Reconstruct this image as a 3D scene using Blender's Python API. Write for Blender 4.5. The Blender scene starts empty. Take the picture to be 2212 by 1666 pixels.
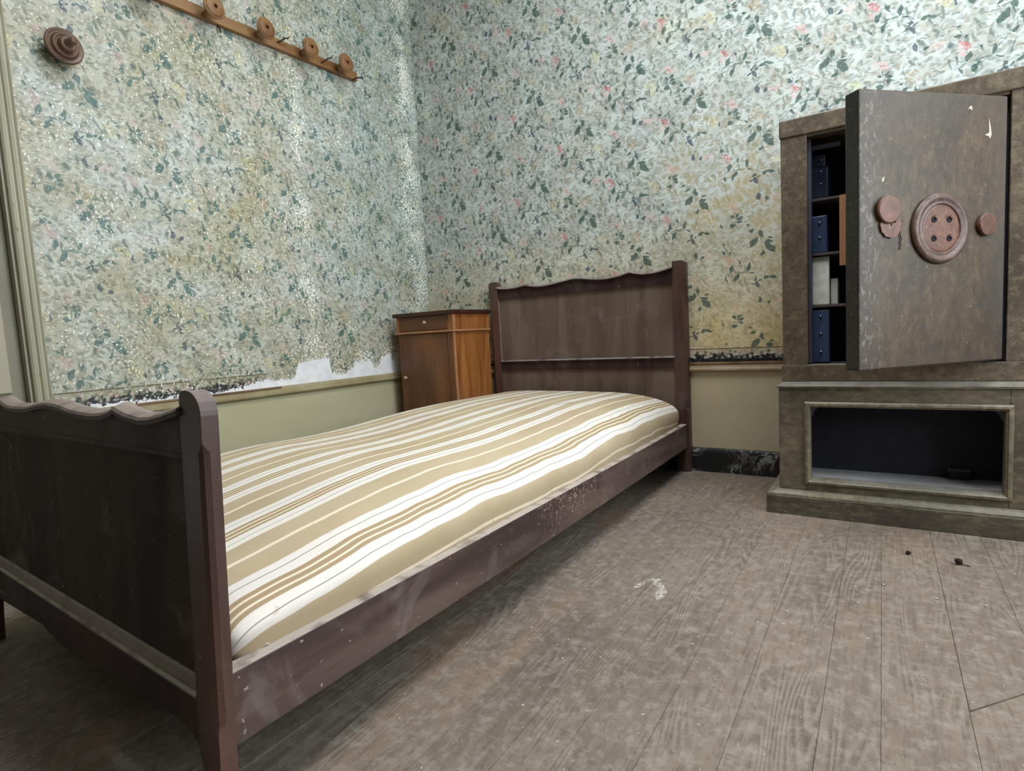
import bpy, bmesh, math, random
from mathutils import Vector, Matrix

random.seed(7)
SC = bpy.context.scene
COL = SC.collection

# ------------------------------------------------------------------ camera, world, lights, exposure
CAM_POS = Vector((2.1074, -2.4149, 0.62))
YAW, PITCH, ROLL, FPX = math.radians(33.29199), math.radians(5.12739), math.radians(-3.18117), 1222.428


def make_camera():
    cd = bpy.data.cameras.new('camera')
    co = bpy.data.objects.new('camera', cd)
    COL.objects.link(co)
    cd.sensor_fit = 'HORIZONTAL'
    cd.sensor_width = 36.0
    cd.lens = FPX / 2212.0 * 36.0
    cd.clip_start = 0.02
    fwd = Vector((-math.sin(YAW) * math.cos(PITCH), math.cos(YAW) * math.cos(PITCH), -math.sin(PITCH)))
    right = Vector((math.cos(YAW), math.sin(YAW), 0))
    up = right.cross(fwd)
    r2 = right * math.cos(ROLL) + up * math.sin(ROLL)
    u2 = -right * math.sin(ROLL) + up * math.cos(ROLL)
    m = Matrix(((r2.x, u2.x, -fwd.x, CAM_POS.x), (r2.y, u2.y, -fwd.y, CAM_POS.y),
                (r2.z, u2.z, -fwd.z, CAM_POS.z), (0, 0, 0, 1)))
    co.matrix_world = m
    SC.camera = co


make_camera()
SC.view_settings.view_transform = 'Standard'
SC.view_settings.look = 'None'
SC.view_settings.gamma = 1.0
SC.view_settings.use_curve_mapping = False
SC.view_settings.exposure = 0.34

SC.cycles.max_bounces = 6
SC.cycles.diffuse_bounces = 3
SC.cycles.glossy_bounces = 2

world = bpy.data.worlds.new('world')
SC.world = world
world.use_nodes = True
bg = world.node_tree.nodes['Background']
bg.inputs[0].default_value = (0.78, 0.88, 1.0, 1)
bg.inputs[1].default_value = 2.0

ROOM_X, ROOM_YF, ROOM_Z = 3.35, -3.5, 2.9
WIN_Y0, WIN_Y1, WIN_Z0, WIN_Z1 = -1.85, -0.55, 0.55, 2.55


def area(name, loc, rot, sx, sy, power, colour):
    ld = bpy.data.lights.new(name, 'AREA')
    ld.shape = 'RECTANGLE'
    ld.size, ld.size_y = sx, sy
    ld.energy = power
    ld.color = colour
    lo = bpy.data.objects.new(name, ld)
    lo.location = loc
    lo.rotation_euler = rot
    COL.objects.link(lo)
    return lo


# daylight falling through the roof light over the middle of the room and through the window in the right wall
SKY_X0, SKY_X1, SKY_Y0, SKY_Y1 = 1.45, 2.55, -1.75, -0.65
area('roof_light_daylight', ((SKY_X0 + SKY_X1) / 2, (SKY_Y0 + SKY_Y1) / 2, ROOM_Z + 0.26), (0, 0, 0),
     SKY_X1 - SKY_X0, SKY_Y1 - SKY_Y0, 60.0, (0.97, 0.99, 1.0))
area('window_daylight', (ROOM_X + 0.22, (WIN_Y0 + WIN_Y1) / 2, (WIN_Z0 + WIN_Z1) / 2 + 0.05),
     (0, math.radians(90), 0), WIN_Z1 - WIN_Z0, WIN_Y1 - WIN_Y0, 44.0, (0.90, 0.97, 1.0))

# ------------------------------------------------------------------ object helpers


def kind(o, k):
    o['kind'] = k
    return o


def thing(name, label, cat, loc=(0, 0, 0), group=None):
    o = bpy.data.objects.new(name, None)
    o.location = loc
    o.empty_display_size = 0.05
    COL.objects.link(o)
    o['label'] = label
    o['category'] = cat
    if group:
        o['group'] = group
    return o


def root_offset(p):
    v = Vector((0, 0, 0))
    while p is not None:
        v += p.location
        p = p.parent
    return v


def obj(name, bm, mat, parent=None, bevel=0.0, smooth=False, segs=2, label=None):
    """one mesh object out of world-space bmesh bm; shifted into its parent's frame"""
    if parent is not None:
        off = root_offset(parent)
        bmesh.ops.translate(bm, verts=bm.verts, vec=-off)
    bmesh.ops.recalc_face_normals(bm, faces=bm.faces)
    me = bpy.data.meshes.new(name)
    bm.to_mesh(me)
    bm.free()
    o = bpy.data.objects.new(name, me)
    COL.objects.link(o)
    o.parent = parent
    if mat:
        me.materials.append(mat)
    if smooth:
        for p in me.polygons:
            p.use_smooth = True
    if bevel > 0:
        md = o.modifiers.new('bevel', 'BEVEL')
        md.width = bevel
        md.segments = segs
        md.limit_method = 'ANGLE'
        md.angle_limit = math.radians(40)
        md.use_clamp_overlap = True
    if label:
        o['label'] = label
    return o


def box(bm, a, b):
    x0, y0, z0 = a
    x1, y1, z1 = b
    vs = [bm.verts.new(p) for p in ((x0, y0, z0), (x1, y0, z0), (x1, y1, z0), (x0, y1, z0),
                                    (x0, y0, z1), (x1, y0, z1), (x1, y1, z1), (x0, y1, z1))]
    for f in ((0, 3, 2, 1), (4, 5, 6, 7), (0, 1, 5, 4), (1, 2, 6, 5), (2, 3, 7, 6), (3, 0, 4, 7)):
        bm.faces.new([vs[i] for i in f])
    return vs


def bx(a, b):
    bm = bmesh.new()
    box(bm, a, b)
    return bm


def boxes(*ab):
    bm = bmesh.new()
    for a, b in ab:
        box(bm, a, b)
    return bm


def prism(pts, fn, t0, t1, bm=None):
    """outline pts (u,v) extruded between t0 and t1; fn(u,v,t)->xyz"""
    bm = bm or bmesh.new()
    A = [bm.verts.new(fn(u, v, t0)) for u, v in pts]
    B = [bm.verts.new(fn(u, v, t1)) for u, v in pts]
    bm.faces.new(A)
    bm.faces.new(list(reversed(B)))
    n = len(pts)
    for i in range(n):
        j = (i + 1) % n
        bm.faces.new((A[i], B[i], B[j], A[j]))
    return bm


def strip(top, bot, fn, t0, t1, bm=None):
    """solid between two polylines of equal length (quads, no concave n-gon)"""
    bm = bm or bmesh.new()
    n = len(top)
    V = []
    for (a, b) in zip(top, bot):
        V.append([bm.verts.new(fn(a[0], a[1], t0)), bm.verts.new(fn(b[0], b[1], t0)),
                  bm.verts.new(fn(b[0], b[1], t1)), bm.verts.new(fn(a[0], a[1], t1))])
    for i in range(n - 1):
        p, q = V[i], V[i + 1]
        for k in range(4):
            l = (k + 1) % 4
            bm.faces.new((p[k], p[l], q[l], q[k]))
    bm.faces.new(V[0])
    bm.faces.new(list(reversed(V[-1])))
    return bm


def sweep(path, section, bm=None):
    """path: list of (origin, axisA, axisB); section: closed list of (a,b)"""
    bm = bm or bmesh.new()
    R = []
    for o, A, B in path:
        R.append([bm.verts.new(Vector(o) + Vector(A) * a + Vector(B) * b) for a, b in section])
    n = len(section)
    for i in range(len(R) - 1):
        for k in range(n):
            l = (k + 1) % n
            bm.faces.new((R[i][k], R[i][l], R[i + 1][l], R[i + 1][k]))
    bm.faces.new(R[0])
    bm.faces.new(list(reversed(R[-1])))
    return bm


def lathe(profile, o, ax, n=28, bm=None):
    """profile [(r, h)] turned round axis ax from point o; ends capped when r == 0"""
    bm = bm or bmesh.new()
    ax = Vector(ax).normalized()
    t = Vector((0, 0, 1)) if abs(ax.z) < 0.9 else Vector((1, 0, 0))
    A = ax.cross(t).normalized()
    B = ax.cross(A)
    o = Vector(o)
    prev = None
    for r, h in profile:
        c = o + ax * h
        if r <= 1e-6:
            ring = [bm.verts.new(c)]
        else:
            ring = [bm.verts.new(c + A * (r * math.cos(2 * math.pi * k / n)) + B * (r * math.sin(2 * math.pi * k / n)))
                    for k in range(n)]
        if prev is not None:
            for k in range(n):
                l = (k + 1) % n
                a = prev[k] if len(prev) > 1 else prev[0]
                b = prev[l] if len(prev) > 1 else None
                c2 = ring[l] if len(ring) > 1 else None
                d = ring[k] if len(ring) > 1 else ring[0]
                f = [v for v in (a, b, c2, d) if v is not None]
                if len(f) >= 3:
                    bm.faces.new(f)
        prev = ring
    return bm


def transform(bm, M):
    bmesh.ops.transform(bm, matrix=M, verts=bm.verts)
    return bm


# ------------------------------------------------------------------ node helpers
class NG:
    def __init__(self, tree):
        self.t = tree

    def node(self, typ, **kw):
        n = self.t.nodes.new(typ)
        for k, v in kw.items():
            setattr(n, k, v)
        return n

    def put(self, sock, v):
        if v is None:
            return
        if isinstance(v, bpy.types.NodeSocket):
            self.t.links.new(v, sock)
        else:
            if isinstance(v, (tuple, list)) and len(v) == 3 and sock.type == 'RGBA':
                v = (*v, 1)
            sock.default_value = v

    def m(self, op, a, b=None, c=None, clamp=False):
        n = self.node('ShaderNodeMath', operation=op, use_clamp=clamp)
        for i, v in enumerate((a, b, c)):
            if v is not None:
                self.put(n.inputs[i], v)
        return n.outputs[0]

    def add(self, a, b): return self.m('ADD', a, b)
    def sub(self, a, b): return self.m('SUBTRACT', a, b)
    def mul(self, a, b): return self.m('MULTIPLY', a, b)
    def mad(self, a, b, c): return self.m('MULTIPLY_ADD', a, b, c)

    def step(self, x, lo, hi):
        """clamped linear ramp of x from lo (0) to hi (1)"""
        k = 1.0 / (hi - lo)
        return self.m('MULTIPLY_ADD', x, k, -lo * k, clamp=True)

    def vm(self, op, a, b=None, c=None):
        n = self.node('ShaderNodeVectorMath', operation=op)
        for i, v in enumerate((a, b, c)):
            if v is not None:
                if op == 'SCALE' and i == 1:
                    self.put(n.inputs['Scale'], v)
                else:
                    self.put(n.inputs[i], v)
        return n.outputs[1] if op in ('LENGTH', 'DOT_PRODUCT', 'DISTANCE') else n.outputs[0]

    def mix(self, f, a, b, blend='MIX'):
        n = self.node('ShaderNodeMix', data_type='RGBA', blend_type=blend)
        self.put(n.inputs[0], f)
        self.put(n.inputs[6], a)
        self.put(n.inputs[7], b)
        return n.outputs[2]

    def xyz(self, v):
        n = self.node('ShaderNodeSeparateXYZ')
        self.put(n.inputs[0], v)
        return n.outputs

    def vec(self, x=0.0, y=0.0, z=0.0):
        n = self.node('ShaderNodeCombineXYZ')
        for i, v in enumerate((x, y, z)):
            self.put(n.inputs[i], v)
        return n.outputs[0]

    def mapping(self, v, loc=(0, 0, 0), rot=(0, 0, 0), sc=(1, 1, 1), vt='POINT'):
        n = self.node('ShaderNodeMapping', vector_type=vt)
        self.put(n.inputs['Vector'], v)
        n.inputs['Location'].default_value = loc
        n.inputs['Rotation'].default_value = rot
        n.inputs['Scale'].default_value = sc
        return n.outputs[0]

    def noise(self, v, scale, detail=2.0, rough=0.5, dist=0.0, dim='3D', colour=False):
        n = self.node('ShaderNodeTexNoise', noise_dimensions=dim)
        self.put(n.inputs['Vector'], v)
        n.inputs['Scale'].default_value = scale
        n.inputs['Detail'].default_value = detail
        n.inputs['Roughness'].default_value = rough
        n.inputs['Distortion'].default_value = dist
        return n.outputs[1] if colour else n.outputs[0]

    def voro(self, v, scale, rnd=1.0, feature='F1', dim='2D'):
        n = self.node('ShaderNodeTexVoronoi', voronoi_dimensions=dim, feature=feature)
        self.put(n.inputs['Vector'], v)
        n.inputs['Scale'].default_value = scale
        n.inputs['Randomness'].default_value = rnd
        return n.outputs

    def ramp(self, f, stops, interp='LINEAR'):
        n = self.node('ShaderNodeValToRGB')
        self.put(n.inputs[0], f)
        cr = n.color_ramp
        cr.interpolation = interp
        while len(cr.elements) < len(stops):
            cr.elements.new(0.5)
        for e, (p, c) in zip(cr.elements, stops):
            e.position = p
            e.color = (*c, 1) if not isinstance(c, (int, float)) else (c, c, c, 1)
        return n.outputs[0]

    def lens(self, v, x0, y0, x1, y1, w):
        """value < 1 inside a pointed leaf from (x0,y0) to (x1,y1) of width w in the local plane v"""
        L = max(math.hypot(x1 - x0, y1 - y0) / 2, 1e-4)
        q = self.mapping(v, ((x0 + x1) / 2, (y0 + y1) / 2, 0), (0, 0, math.atan2(y1 - y0, x1 - x0)),
                         (L, w / 2, 1), 'TEXTURE')
        s = self.xyz(q)
        return self.mad(s[0], s[0], self.m('ABSOLUTE', s[1]))

    def blob(self, v, x0, y0, x1, y1, w):
        L = math.hypot(x1 - x0, y1 - y0) / 2 + w * 0.2
        q = self.mapping(v, ((x0 + x1) / 2, (y0 + y1) / 2, 0), (0, 0, math.atan2(y1 - y0, x1 - x0)),
                         (L, w / 2, 1), 'TEXTURE')
        s = self.xyz(q)
        return self.mad(s[0], s[0], self.mul(s[1], s[1]))

    def mins(self, vals):
        r = vals[0]
        for v in vals[1:]:
            r = self.m('MINIMUM', r, v)
        return r

    def bump(self, h, strength=0.3, dist=0.002, normal=None):
        n = self.node('ShaderNodeBump')
        n.inputs['Strength'].default_value = strength
        n.inputs['Distance'].default_value = dist
        self.put(n.inputs['Height'], h)
        if normal is not None:
            self.put(n.inputs['Normal'], normal)
        return n.outputs[0]


def srgb(r, g, b):
    f = lambda c: (c / 255 / 12.92) if c / 255 <= 0.04045 else ((c / 255 + 0.055) / 1.055) ** 2.4
    return (f(r), f(g), f(b))


def material(name):
    m = bpy.data.materials.new(name)
    m.use_nodes = True
    t = m.node_tree
    b = t.nodes['Principled BSDF']
    g = NG(t)
    return m, g, b


def coord(g, which='Object'):
    return g.node('ShaderNodeTexCoord').outputs[which]


def position(g):
    return g.node('ShaderNodeNewGeometry').outputs['Position']


def lit_dust_mask(g, lo=0.35, hi=0.9):
    """painted overhead light plus some dustiness: only where a surface faces up"""
    n = g.node('ShaderNodeNewGeometry').outputs['True Normal']
    return g.step(g.xyz(n)[2], lo, hi)

# ------------------------------------------------------------------ materials
# printed motifs of the wallpaper, metres on the wall; lattice (0.245, -0.198), (0, 0.396)
# letters: D dark leaf, N blue-black leaf, G grey-green leaf, S stem, R rose, P pale rose, O ochre bloom, Y yellow bloom
CLUSTERS = {
  'A': (1.7194, 1.7245, [('D', -0.0144, 0.0137, -0.0477, -0.0222, 0.0189), ('D', 0.0085, -0.0147, 0.0469, -0.0495, 0.0213), ('D', 0.0028, -0.0099, 0.0375, -0.0094, 0.0107), ('D', -0.0111, 0.0396, 0.0001, 0.0089, 0.012), ('D', -0.0482, 0.034, -0.0287, 0.0455, 0.0094), ('D', 0.0081, -0.0445, -0.0097, -0.0599, 0.0094), ('S', -0.0021, 0.0514, -0.0202, 0.0187, 0.0024), ('S', -0.02, 0.0366, 0.0027, -0.0128, 0.0024), ('S', 0.0027, -0.0128, 0.0004, -0.0735, 0.0024), ('S', -0.0202, 0.0202, -0.0294, 0.0006, 0.0022), ('D', -0.0581, 0.066, -0.0463, 0.0575, 0.0081), ('D', 0.0175, 0.0032, 0.0377, 0.0054, 0.0053)]),
  'Y2': (1.7016, 1.8021, [('O', -0.0191, 0.0036, -0.0075, -0.0079, 0.0147), ('O', -0.0042, 0.0104, 0.0088, -0.0001, 0.016), ('O', 0.0131, -0.0075, 0.0217, -0.0164, 0.0133), ('O', -0.0075, -0.0079, 0.0041, -0.0193, 0.0147), ('O', 0.0047, 0.0163, 0.0162, 0.0063, 0.0133), ('O', -0.0159, 0.0175, -0.0087, 0.0105, 0.012), ('G', -0.0308, 0.0167, -0.0189, 0.0185, 0.0107)]),
  'B': (1.6254, 1.8133, [('D', -0.0044, 0.0106, 0.0142, 0.026, 0.0081), ('D', -0.0075, 0.0087, -0.0226, 0.0206, 0.0087), ('D', -0.0014, 0.0051, 0.0214, 0.0072, 0.0098), ('D', -0.0001, -0.0045, 0.0211, -0.0096, 0.0098), ('G', -0.0047, -0.0075, -0.0277, -0.0028, 0.0066), ('D', -0.028, -0.018, -0.0029, -0.024, 0.0142), ('S', 0.0003, 0.0151, -0.005, -0.0227, 0.0022)]),
  'C': (1.5697, 1.6742, [('R', 0.0111, 0.0028, 0.0386, -0.0226, 0.0153), ('R', 0.0218, -0.0067, 0.0307, -0.0311, 0.0125), ('P', 0.0074, -0.0241, 0.0257, -0.0467, 0.0153), ('P', 0.0046, -0.0045, 0.0153, -0.0171, 0.0125), ('P', 0.0276, -0.0271, 0.0402, -0.0185, 0.0097), ('P', -0.0656, 0.0058, -0.0508, 0.0124, 0.017), ('P', -0.0509, 0.0092, -0.0299, 0.0138, 0.0155), ('P', -0.0478, 0.002, -0.0383, -0.0041, 0.0113), ('D', -0.0011, 0.0228, 0.0135, 0.0139, 0.0117), ('D', 0.0252, 0.0072, 0.0322, 0.0155, 0.0072), ('D', 0.0043, 0.0516, 0.0104, 0.045, 0.0078), ('S', 0.0104, 0.0435, 0.0191, 0.0128, 0.0022), ('N', -0.1076, 0.0345, -0.1044, 0.0047, 0.0137), ('N', -0.0843, 0.0018, -0.0696, 0.0149, 0.0108), ('S', -0.106, 0.0324, -0.0874, 0.0474, 0.0023)]),
  'E': (1.6430, 1.6149, [('D', -0.0333, 0.0254, -0.0464, -0.0087, 0.0134), ('G', 0.0211, -0.0069, -0.0047, -0.0054, 0.0099), ('D', 0.0205, -0.0055, 0.0284, 0.0297, 0.0104), ('D', 0.0241, -0.0072, 0.0464, -0.0174, 0.0055), ('G', -0.0001, -0.0046, -0.0309, -0.0095, 0.0066), ('D', -0.0109, -0.0091, -0.0325, -0.0438, 0.0117), ('S', -0.0175, 0.0453, 0.0001, 0.0055, 0.0025), ('D', -0.0131, 0.0363, -0.0041, 0.0258, 0.0083), ('S', -0.0463, -0.0018, -0.0655, -0.0213, 0.0025), ('D', -0.0655, -0.0207, -0.054, -0.0434, 0.0062), ('S', 0.0211, -0.0063, -0.0308, -0.0064, 0.0022)]),
  'F': (1.7897, 1.6129, [('Y', -0.0269, 0.0127, -0.017, 0.0037, 0.0133), ('Y', -0.0054, 0.018, 0.0043, 0.009, 0.0127), ('Y', 0.0071, 0.0067, 0.0154, -0.0047, 0.0122), ('Y', -0.0085, 0.0011, 0.0027, -0.0097, 0.0138), ('Y', 0.0055, -0.012, 0.0138, -0.022, 0.0122), ('Y', -0.0168, 0.017, -0.0084, 0.0085, 0.0117), ('Y', -0.0073, -0.0156, -0.0003, -0.0236, 0.0106), ('N', 0.0211, -0.002, 0.025, -0.0239, 0.0058), ('G', -0.0314, -0.0023, -0.0201, -0.0147, 0.008)]),
  'H': (1.7082, 1.5713, [('N', -0.0086, 0.0147, -0.0208, -0.0037, 0.0076), ('N', -0.0184, -0.0001, 0.0001, -0.031, 0.0104), ('N', -0.036, -0.0156, -0.0174, -0.0096, 0.0044), ('N', -0.006, -0.0059, 0.0074, 0.0039, 0.0044), ('D', 0.0118, 0.0041, 0.033, 0.0151, 0.0103), ('D', 0.0295, 0.0149, 0.0597, 0.003, 0.0086), ('S', -0.0391, -0.0193, 0.006, 0.0043, 0.0022), ('S', 0.013, 0.0792, -0.0087, 0.0117, 0.0019)]),
  'K': (1.8623, 1.6659, [('P', -0.0245, 0.0065, -0.0081, 0.0041, 0.013), ('P', -0.0108, 0.0122, 0.0108, 0.0022, 0.0155), ('P', 0.0026, -0.0095, 0.0215, -0.0171, 0.0129), ('R', -0.0054, 0.0003, 0.0081, -0.0084, 0.0067), ('P', -0.0041, -0.0073, 0.0025, -0.021, 0.0104), ('S', -0.0001, -0.0173, 0.0024, -0.0384, 0.0021)]),
}


def floral_group():
    t = bpy.data.node_groups.new('floral_print', 'ShaderNodeTree')
    t.interface.new_socket('Vector', in_out='INPUT', socket_type='NodeSocketVector')
    for s in ('Leaf', 'Blue', 'Grey', 'Rose', 'Pale', 'Ochre', 'Yellow'):
        t.interface.new_socket(s, in_out='OUTPUT', socket_type='NodeSocketFloat')
    g = NG(t)
    gi, go = g.node('NodeGroupInput'), g.node('NodeGroupOutput')
    base = gi.outputs[0]
    wob = g.noise(base, 55, 1, dim='2D', colour=True)
    base = g.vm('ADD', base, g.vm('SCALE', g.vm('SUBTRACT', wob, (0.5, 0.5, 0.5)), 0.012))
    bs = g.xyz(base)
    # one shape after another: each carries the running value in z, so that only few values live at once
    run = {}
    prev = bs[0]
    for key, (cx, cz, shapes) in CLUSTERS.items():
        u = g.add(bs[0], -cx)
        k = g.m('FLOOR', g.mad(u, 1 / 0.245, 0.5))
        uu = g.mad(k, -0.245, u)
        zz = g.m('WRAP', g.mad(k, 0.198, g.add(bs[1], -cz)), 0.198, -0.198)
        for (ty, x0, y0, x1, y1, w) in shapes:
            v = g.vec(uu, zz, prev)
            if ty in 'DNGS':
                ty = 'D' if ty == 'S' else ty
                val = g.lens(v, x0, y0, x1, y1, w * (1.0 if w < 0.003 else 1.32))
            else:
                val = g.blob(v, x0, y0, x1, y1, w)
            run[ty] = val if ty not in run else g.m('MINIMUM', run[ty], val)
            prev = run[ty]
    def mask(val, sharp=5.0):
        return g.m('MULTIPLY_ADD', val, -sharp, sharp * 1.05, clamp=True)
    D = mask(run['D'])
    N = mask(run['N'])
    G = mask(run['G'])
    nz = g.noise(base, 190, 2, dim='2D')
    br = g.step(nz, 0.34, 0.62)
    for i, k in enumerate((D, N, G, None, None, None, None)):
        if k is not None:
            g.put(go.inputs[i], k)
    for i, ty in ((3, 'R'), (4, 'P'), (5, 'O'), (6, 'Y')):
        g.put(go.inputs[i], g.mul(mask(run[ty], 2.2), br))
    return t


FLORAL = floral_group()


def wallpaper(name, left):
    m, g, b = material(name)
    p = position(g)
    s = g.xyz(p)
    pu, pz = (g.add(s[1], 0.11), g.add(s[2], 0.06)) if left else (s[0], s[2])

    def at(c):
        """wall coordinates for the next layer; the colour so far rides along in the unused third axis"""
        return g.vec(pu, pz, c)
    uv = g.vec(pu, pz, 0)
    U, Z = (s[1] if left else s[0]), s[2]
    # paper
    n1 = g.noise(uv, 9, 3, dim='2D')
    pc = (srgb(208, 217, 214), srgb(192, 198, 193)) if not left else (srgb(205, 210, 204), srgb(190, 190, 174))
    col = g.mix(g.step(n1, 0.38, 0.62), pc[0], pc[1])
    # faint background foliage
    wc = g.vm('SCALE', g.noise(uv, 30, 1, dim='2D', colour=True), 0.024)
    wf = g.xyz(wc)[0]
    for i, (rot, sc, sq, cols, thr, amt) in enumerate((
            (0.6, 44, 0.62, (srgb(158, 150, 132), srgb(146, 156, 152), srgb(184, 176, 156)), 0.34, 0.50),
            (-0.9, 70, 0.55, (srgb(134, 142, 132), srgb(158, 166, 162), srgb(150, 138, 120)), 0.30, 0.52),
            (1.4, 96, 0.42, (srgb(88, 106, 98), srgb(124, 130, 118), srgb(218, 220, 212)), 0.24, 0.58),
            (0.35, 50, 0.36, (srgb(70, 98, 90), srgb(92, 112, 100), srgb(108, 124, 116)), 0.22, 0.66))):
        wv = g.mapping(g.vm('ADD', at(col), wc), (i * 0.37, i * 0.21, 0), (0, 0, rot), (1, 1 / sq, 1), 'TEXTURE')
        vo = g.voro(wv, sc)
        r = g.xyz(vo[1])
        on = g.step(r[0], 0.30, 0.37) if i < 3 else g.step(r[0], 0.60, 0.64)
        mk = g.mul(g.step(vo[0], thr + 0.14, thr - 0.06), on)
        if i == 1:      # drawn outlines round some of the leaves
            rim = g.mul(g.step(g.m('ABSOLUTE', g.sub(vo[0], 0.36)), 0.06, 0.02), g.step(r[2], 0.35, 0.4))
            rim = g.mul(rim, g.step(wf, 0.0106, 0.0125))
            col = g.mix(g.mul(rim, 0.42), col, srgb(92, 108, 100))
        cc = g.ramp(r[1], [(0.0, cols[0]), (0.4, cols[1]), (0.72, cols[2])], 'CONSTANT')
        col = g.mix(g.mul(mk, amt), col, cc)
    f = g.node('ShaderNodeGroup')
    f.node_tree = FLORAL
    g.put(f.inputs[0], at(col))
    fo = f.outputs
    tint = g.noise(at(fo['Yellow']), 120, 1, dim='2D')
    lf = g.mix(g.step(tint, 0.35, 0.65), srgb(42, 74, 68), srgb(74, 106, 98))
    if left:
        lf = g.mix(g.step(tint, 0.35, 0.65), srgb(52, 92, 88), srgb(84, 122, 116))
    col = g.mix(g.mul(fo['Grey'], 0.75), col, srgb(118, 140, 132))
    col = g.mix(g.mul(fo['Pale'], 0.85), col, srgb(228, 190, 188) if not left else srgb(216, 200, 204))
    col = g.mix(g.mul(fo['Rose'], 0.85), col, srgb(206, 92, 96) if not left else srgb(200, 160, 164))
    col = g.mix(g.mul(fo['Ochre'], 0.7), col, srgb(176, 146, 96))
    col = g.mix(g.mul(fo['Yellow'], 0.75), col, srgb(222, 214, 150))
    uv = at(col)
    # old yellow damp stains with their own shapes
    sn = g.noise(uv, 2.6, 3, dim='2D')
    if left:
        blue = g.mul(g.step(U, -0.85, -0.45), g.step(Z, 0.6, 1.1))
        col = g.mix(g.mul(blue, 0.5), col, g.mix(1.0, col, srgb(214, 232, 240), 'MULTIPLY'))
        st = g.mul(g.step(sn, 0.42, 0.66), g.mad(blue, -0.7, 1.0))
        st = g.m('MAXIMUM', g.mul(st, 0.75), g.mul(g.step(Z, 0.95, 0.5), 0.5))
        col = g.mix(st, col, g.mix(1.0, col, srgb(234, 224, 192), 'MULTIPLY'))
    else:
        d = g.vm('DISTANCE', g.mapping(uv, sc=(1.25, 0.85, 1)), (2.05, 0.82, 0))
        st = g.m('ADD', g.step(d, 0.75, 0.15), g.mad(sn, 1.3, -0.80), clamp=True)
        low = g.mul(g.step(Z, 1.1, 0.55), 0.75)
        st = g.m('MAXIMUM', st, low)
        col = g.mix(st, col, g.mix(1.0, g.mix(0.5, col, srgb(255, 247, 226)), srgb(255, 236, 192), 'MULTIPLY'))  # stain tint, also paled to replace light lost in the safe's shadow
        foot = g.mul(g.step(Z, 0.75, 0.52), g.step(g.noise(uv, 7, 3, dim='2D'), 0.35, 0.6))
        col = g.mix(g.mul(foot, 0.6), col, g.mix(1.0, col, srgb(232, 212, 178), 'MULTIPLY'))
    col = g.mix(g.mul(fo['Leaf'], 0.84), col, lf)
    col = g.mix(g.mul(fo['Blue'], 0.8), col, srgb(58, 76, 92))
    uv = at(col)
    # printed floral border above the rail: beige band, blossoms, black foot
    zt = g.add(Z, 0.0)
    bn = g.noise(uv, 42, 2, dim='2D')
    bv = g.voro(uv, 62)
    br = g.xyz(bv[1])
    band = g.mix(g.step(bn, 0.4, 0.6), srgb(172, 160, 128), srgb(196, 186, 156))
    if left:
        band = g.mix(g.step(bn, 0.4, 0.6), srgb(150, 146, 116), srgb(172, 170, 142))
    black = g.step(g.mad(g.sub(bn, 0.5), 0.05, zt), 0.496, 0.488)
    band = g.mix(black, band, srgb(26, 28, 32))
    bl = g.mul(g.step(bv[0], 0.5, 0.3), g.mul(g.step(zt, 0.473, 0.481), g.step(zt, 0.514, 0.502)))
    blc = g.ramp(br[0], [(0.0, srgb(206, 176, 170)), (0.25, srgb(196, 192, 180)), (0.5, srgb(66, 76, 68)),
                         (0.65, srgb(206, 196, 192)), (0.8, srgb(110, 112, 98))], 'CONSTANT')
    band = g.mix(g.mul(bl, 0.85), band, blc)
    small = g.mul(g.step(g.voro(uv, 95)[0], 0.3, 0.2), g.step(br[2], 0.6, 0.62))
    band = g.mix(g.mul(small, 0.6), band, srgb(104, 116, 108))
    line = g.mul(g.step(zt, 0.5135, 0.5145), g.step(zt, 0.518, 0.517))
    inb = g.step(zt, 0.5185, 0.5175)
    if left:
        inb = g.mul(inb, g.step(g.mad(g.sub(bn, 0.5), 0.12, U), -1.015, -1.03))
    col = g.mix(inb, col, g.mix(line, band, srgb(96, 84, 60)))
    uv = at(col)
    rough = 0.55
    uv0 = g.vec(pu, pz, 0)      # relief is kept apart from the print: bump evaluates its inputs three times
    hgt = g.noise(uv0, 420, 2, dim='2D')
    if left:
        # paper torn away above the rail, plaster showing
        prof = g.ramp(g.step(U, -1.8, 0.0), [(0.0, .02), (.06, .05), (.2, .04), (.30, .02), (.36, .05), (.40, .16), (.43, .18),
                                            (.47, .14), (.50, .17), (.515, .52), (.545, .60), (.60, .62), (.605, .66),
                                            (.612, .16), (.66, .12), (.68, .26), (.69, .44), (.745, .46), (.755, .2),
                                            (.775, .26), (.785, .5), (.82, .62), (.83, .3), (.845, .62), (1.0, .7)], 'LINEAR')
        rag = g.mul(g.sub(g.noise(uv, 48, 5, 0.75, dim='2D'), 0.5), 0.062)
        edge = g.add(g.mad(prof, 0.165, 0.460), rag)
        pl = g.step(g.sub(Z, edge), 0.0015, -0.0015)
        uv = at(pl)
        # white flecks: glare glints painted in, mixed with paper worn along the seams
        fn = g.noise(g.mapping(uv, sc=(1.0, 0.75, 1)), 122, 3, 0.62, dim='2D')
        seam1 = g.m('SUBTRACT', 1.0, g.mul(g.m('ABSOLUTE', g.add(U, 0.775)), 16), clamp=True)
        corner_glare = g.m('SUBTRACT', 1.0, g.mul(g.m('ABSOLUTE', g.add(U, 0.085)), 9), clamp=True)  # glare strip beside the room corner, painted as flecks
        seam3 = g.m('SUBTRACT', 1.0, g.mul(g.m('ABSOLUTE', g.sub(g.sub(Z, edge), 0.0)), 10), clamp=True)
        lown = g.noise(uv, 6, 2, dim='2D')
        corner_glare = g.mul(corner_glare, g.mul(g.step(g.noise(uv, 7.5, 2, dim='2D'), 0.36, 0.56), g.mad(g.step(Z, 0.7, 1.25), 0.6, 0.4)))
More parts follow.
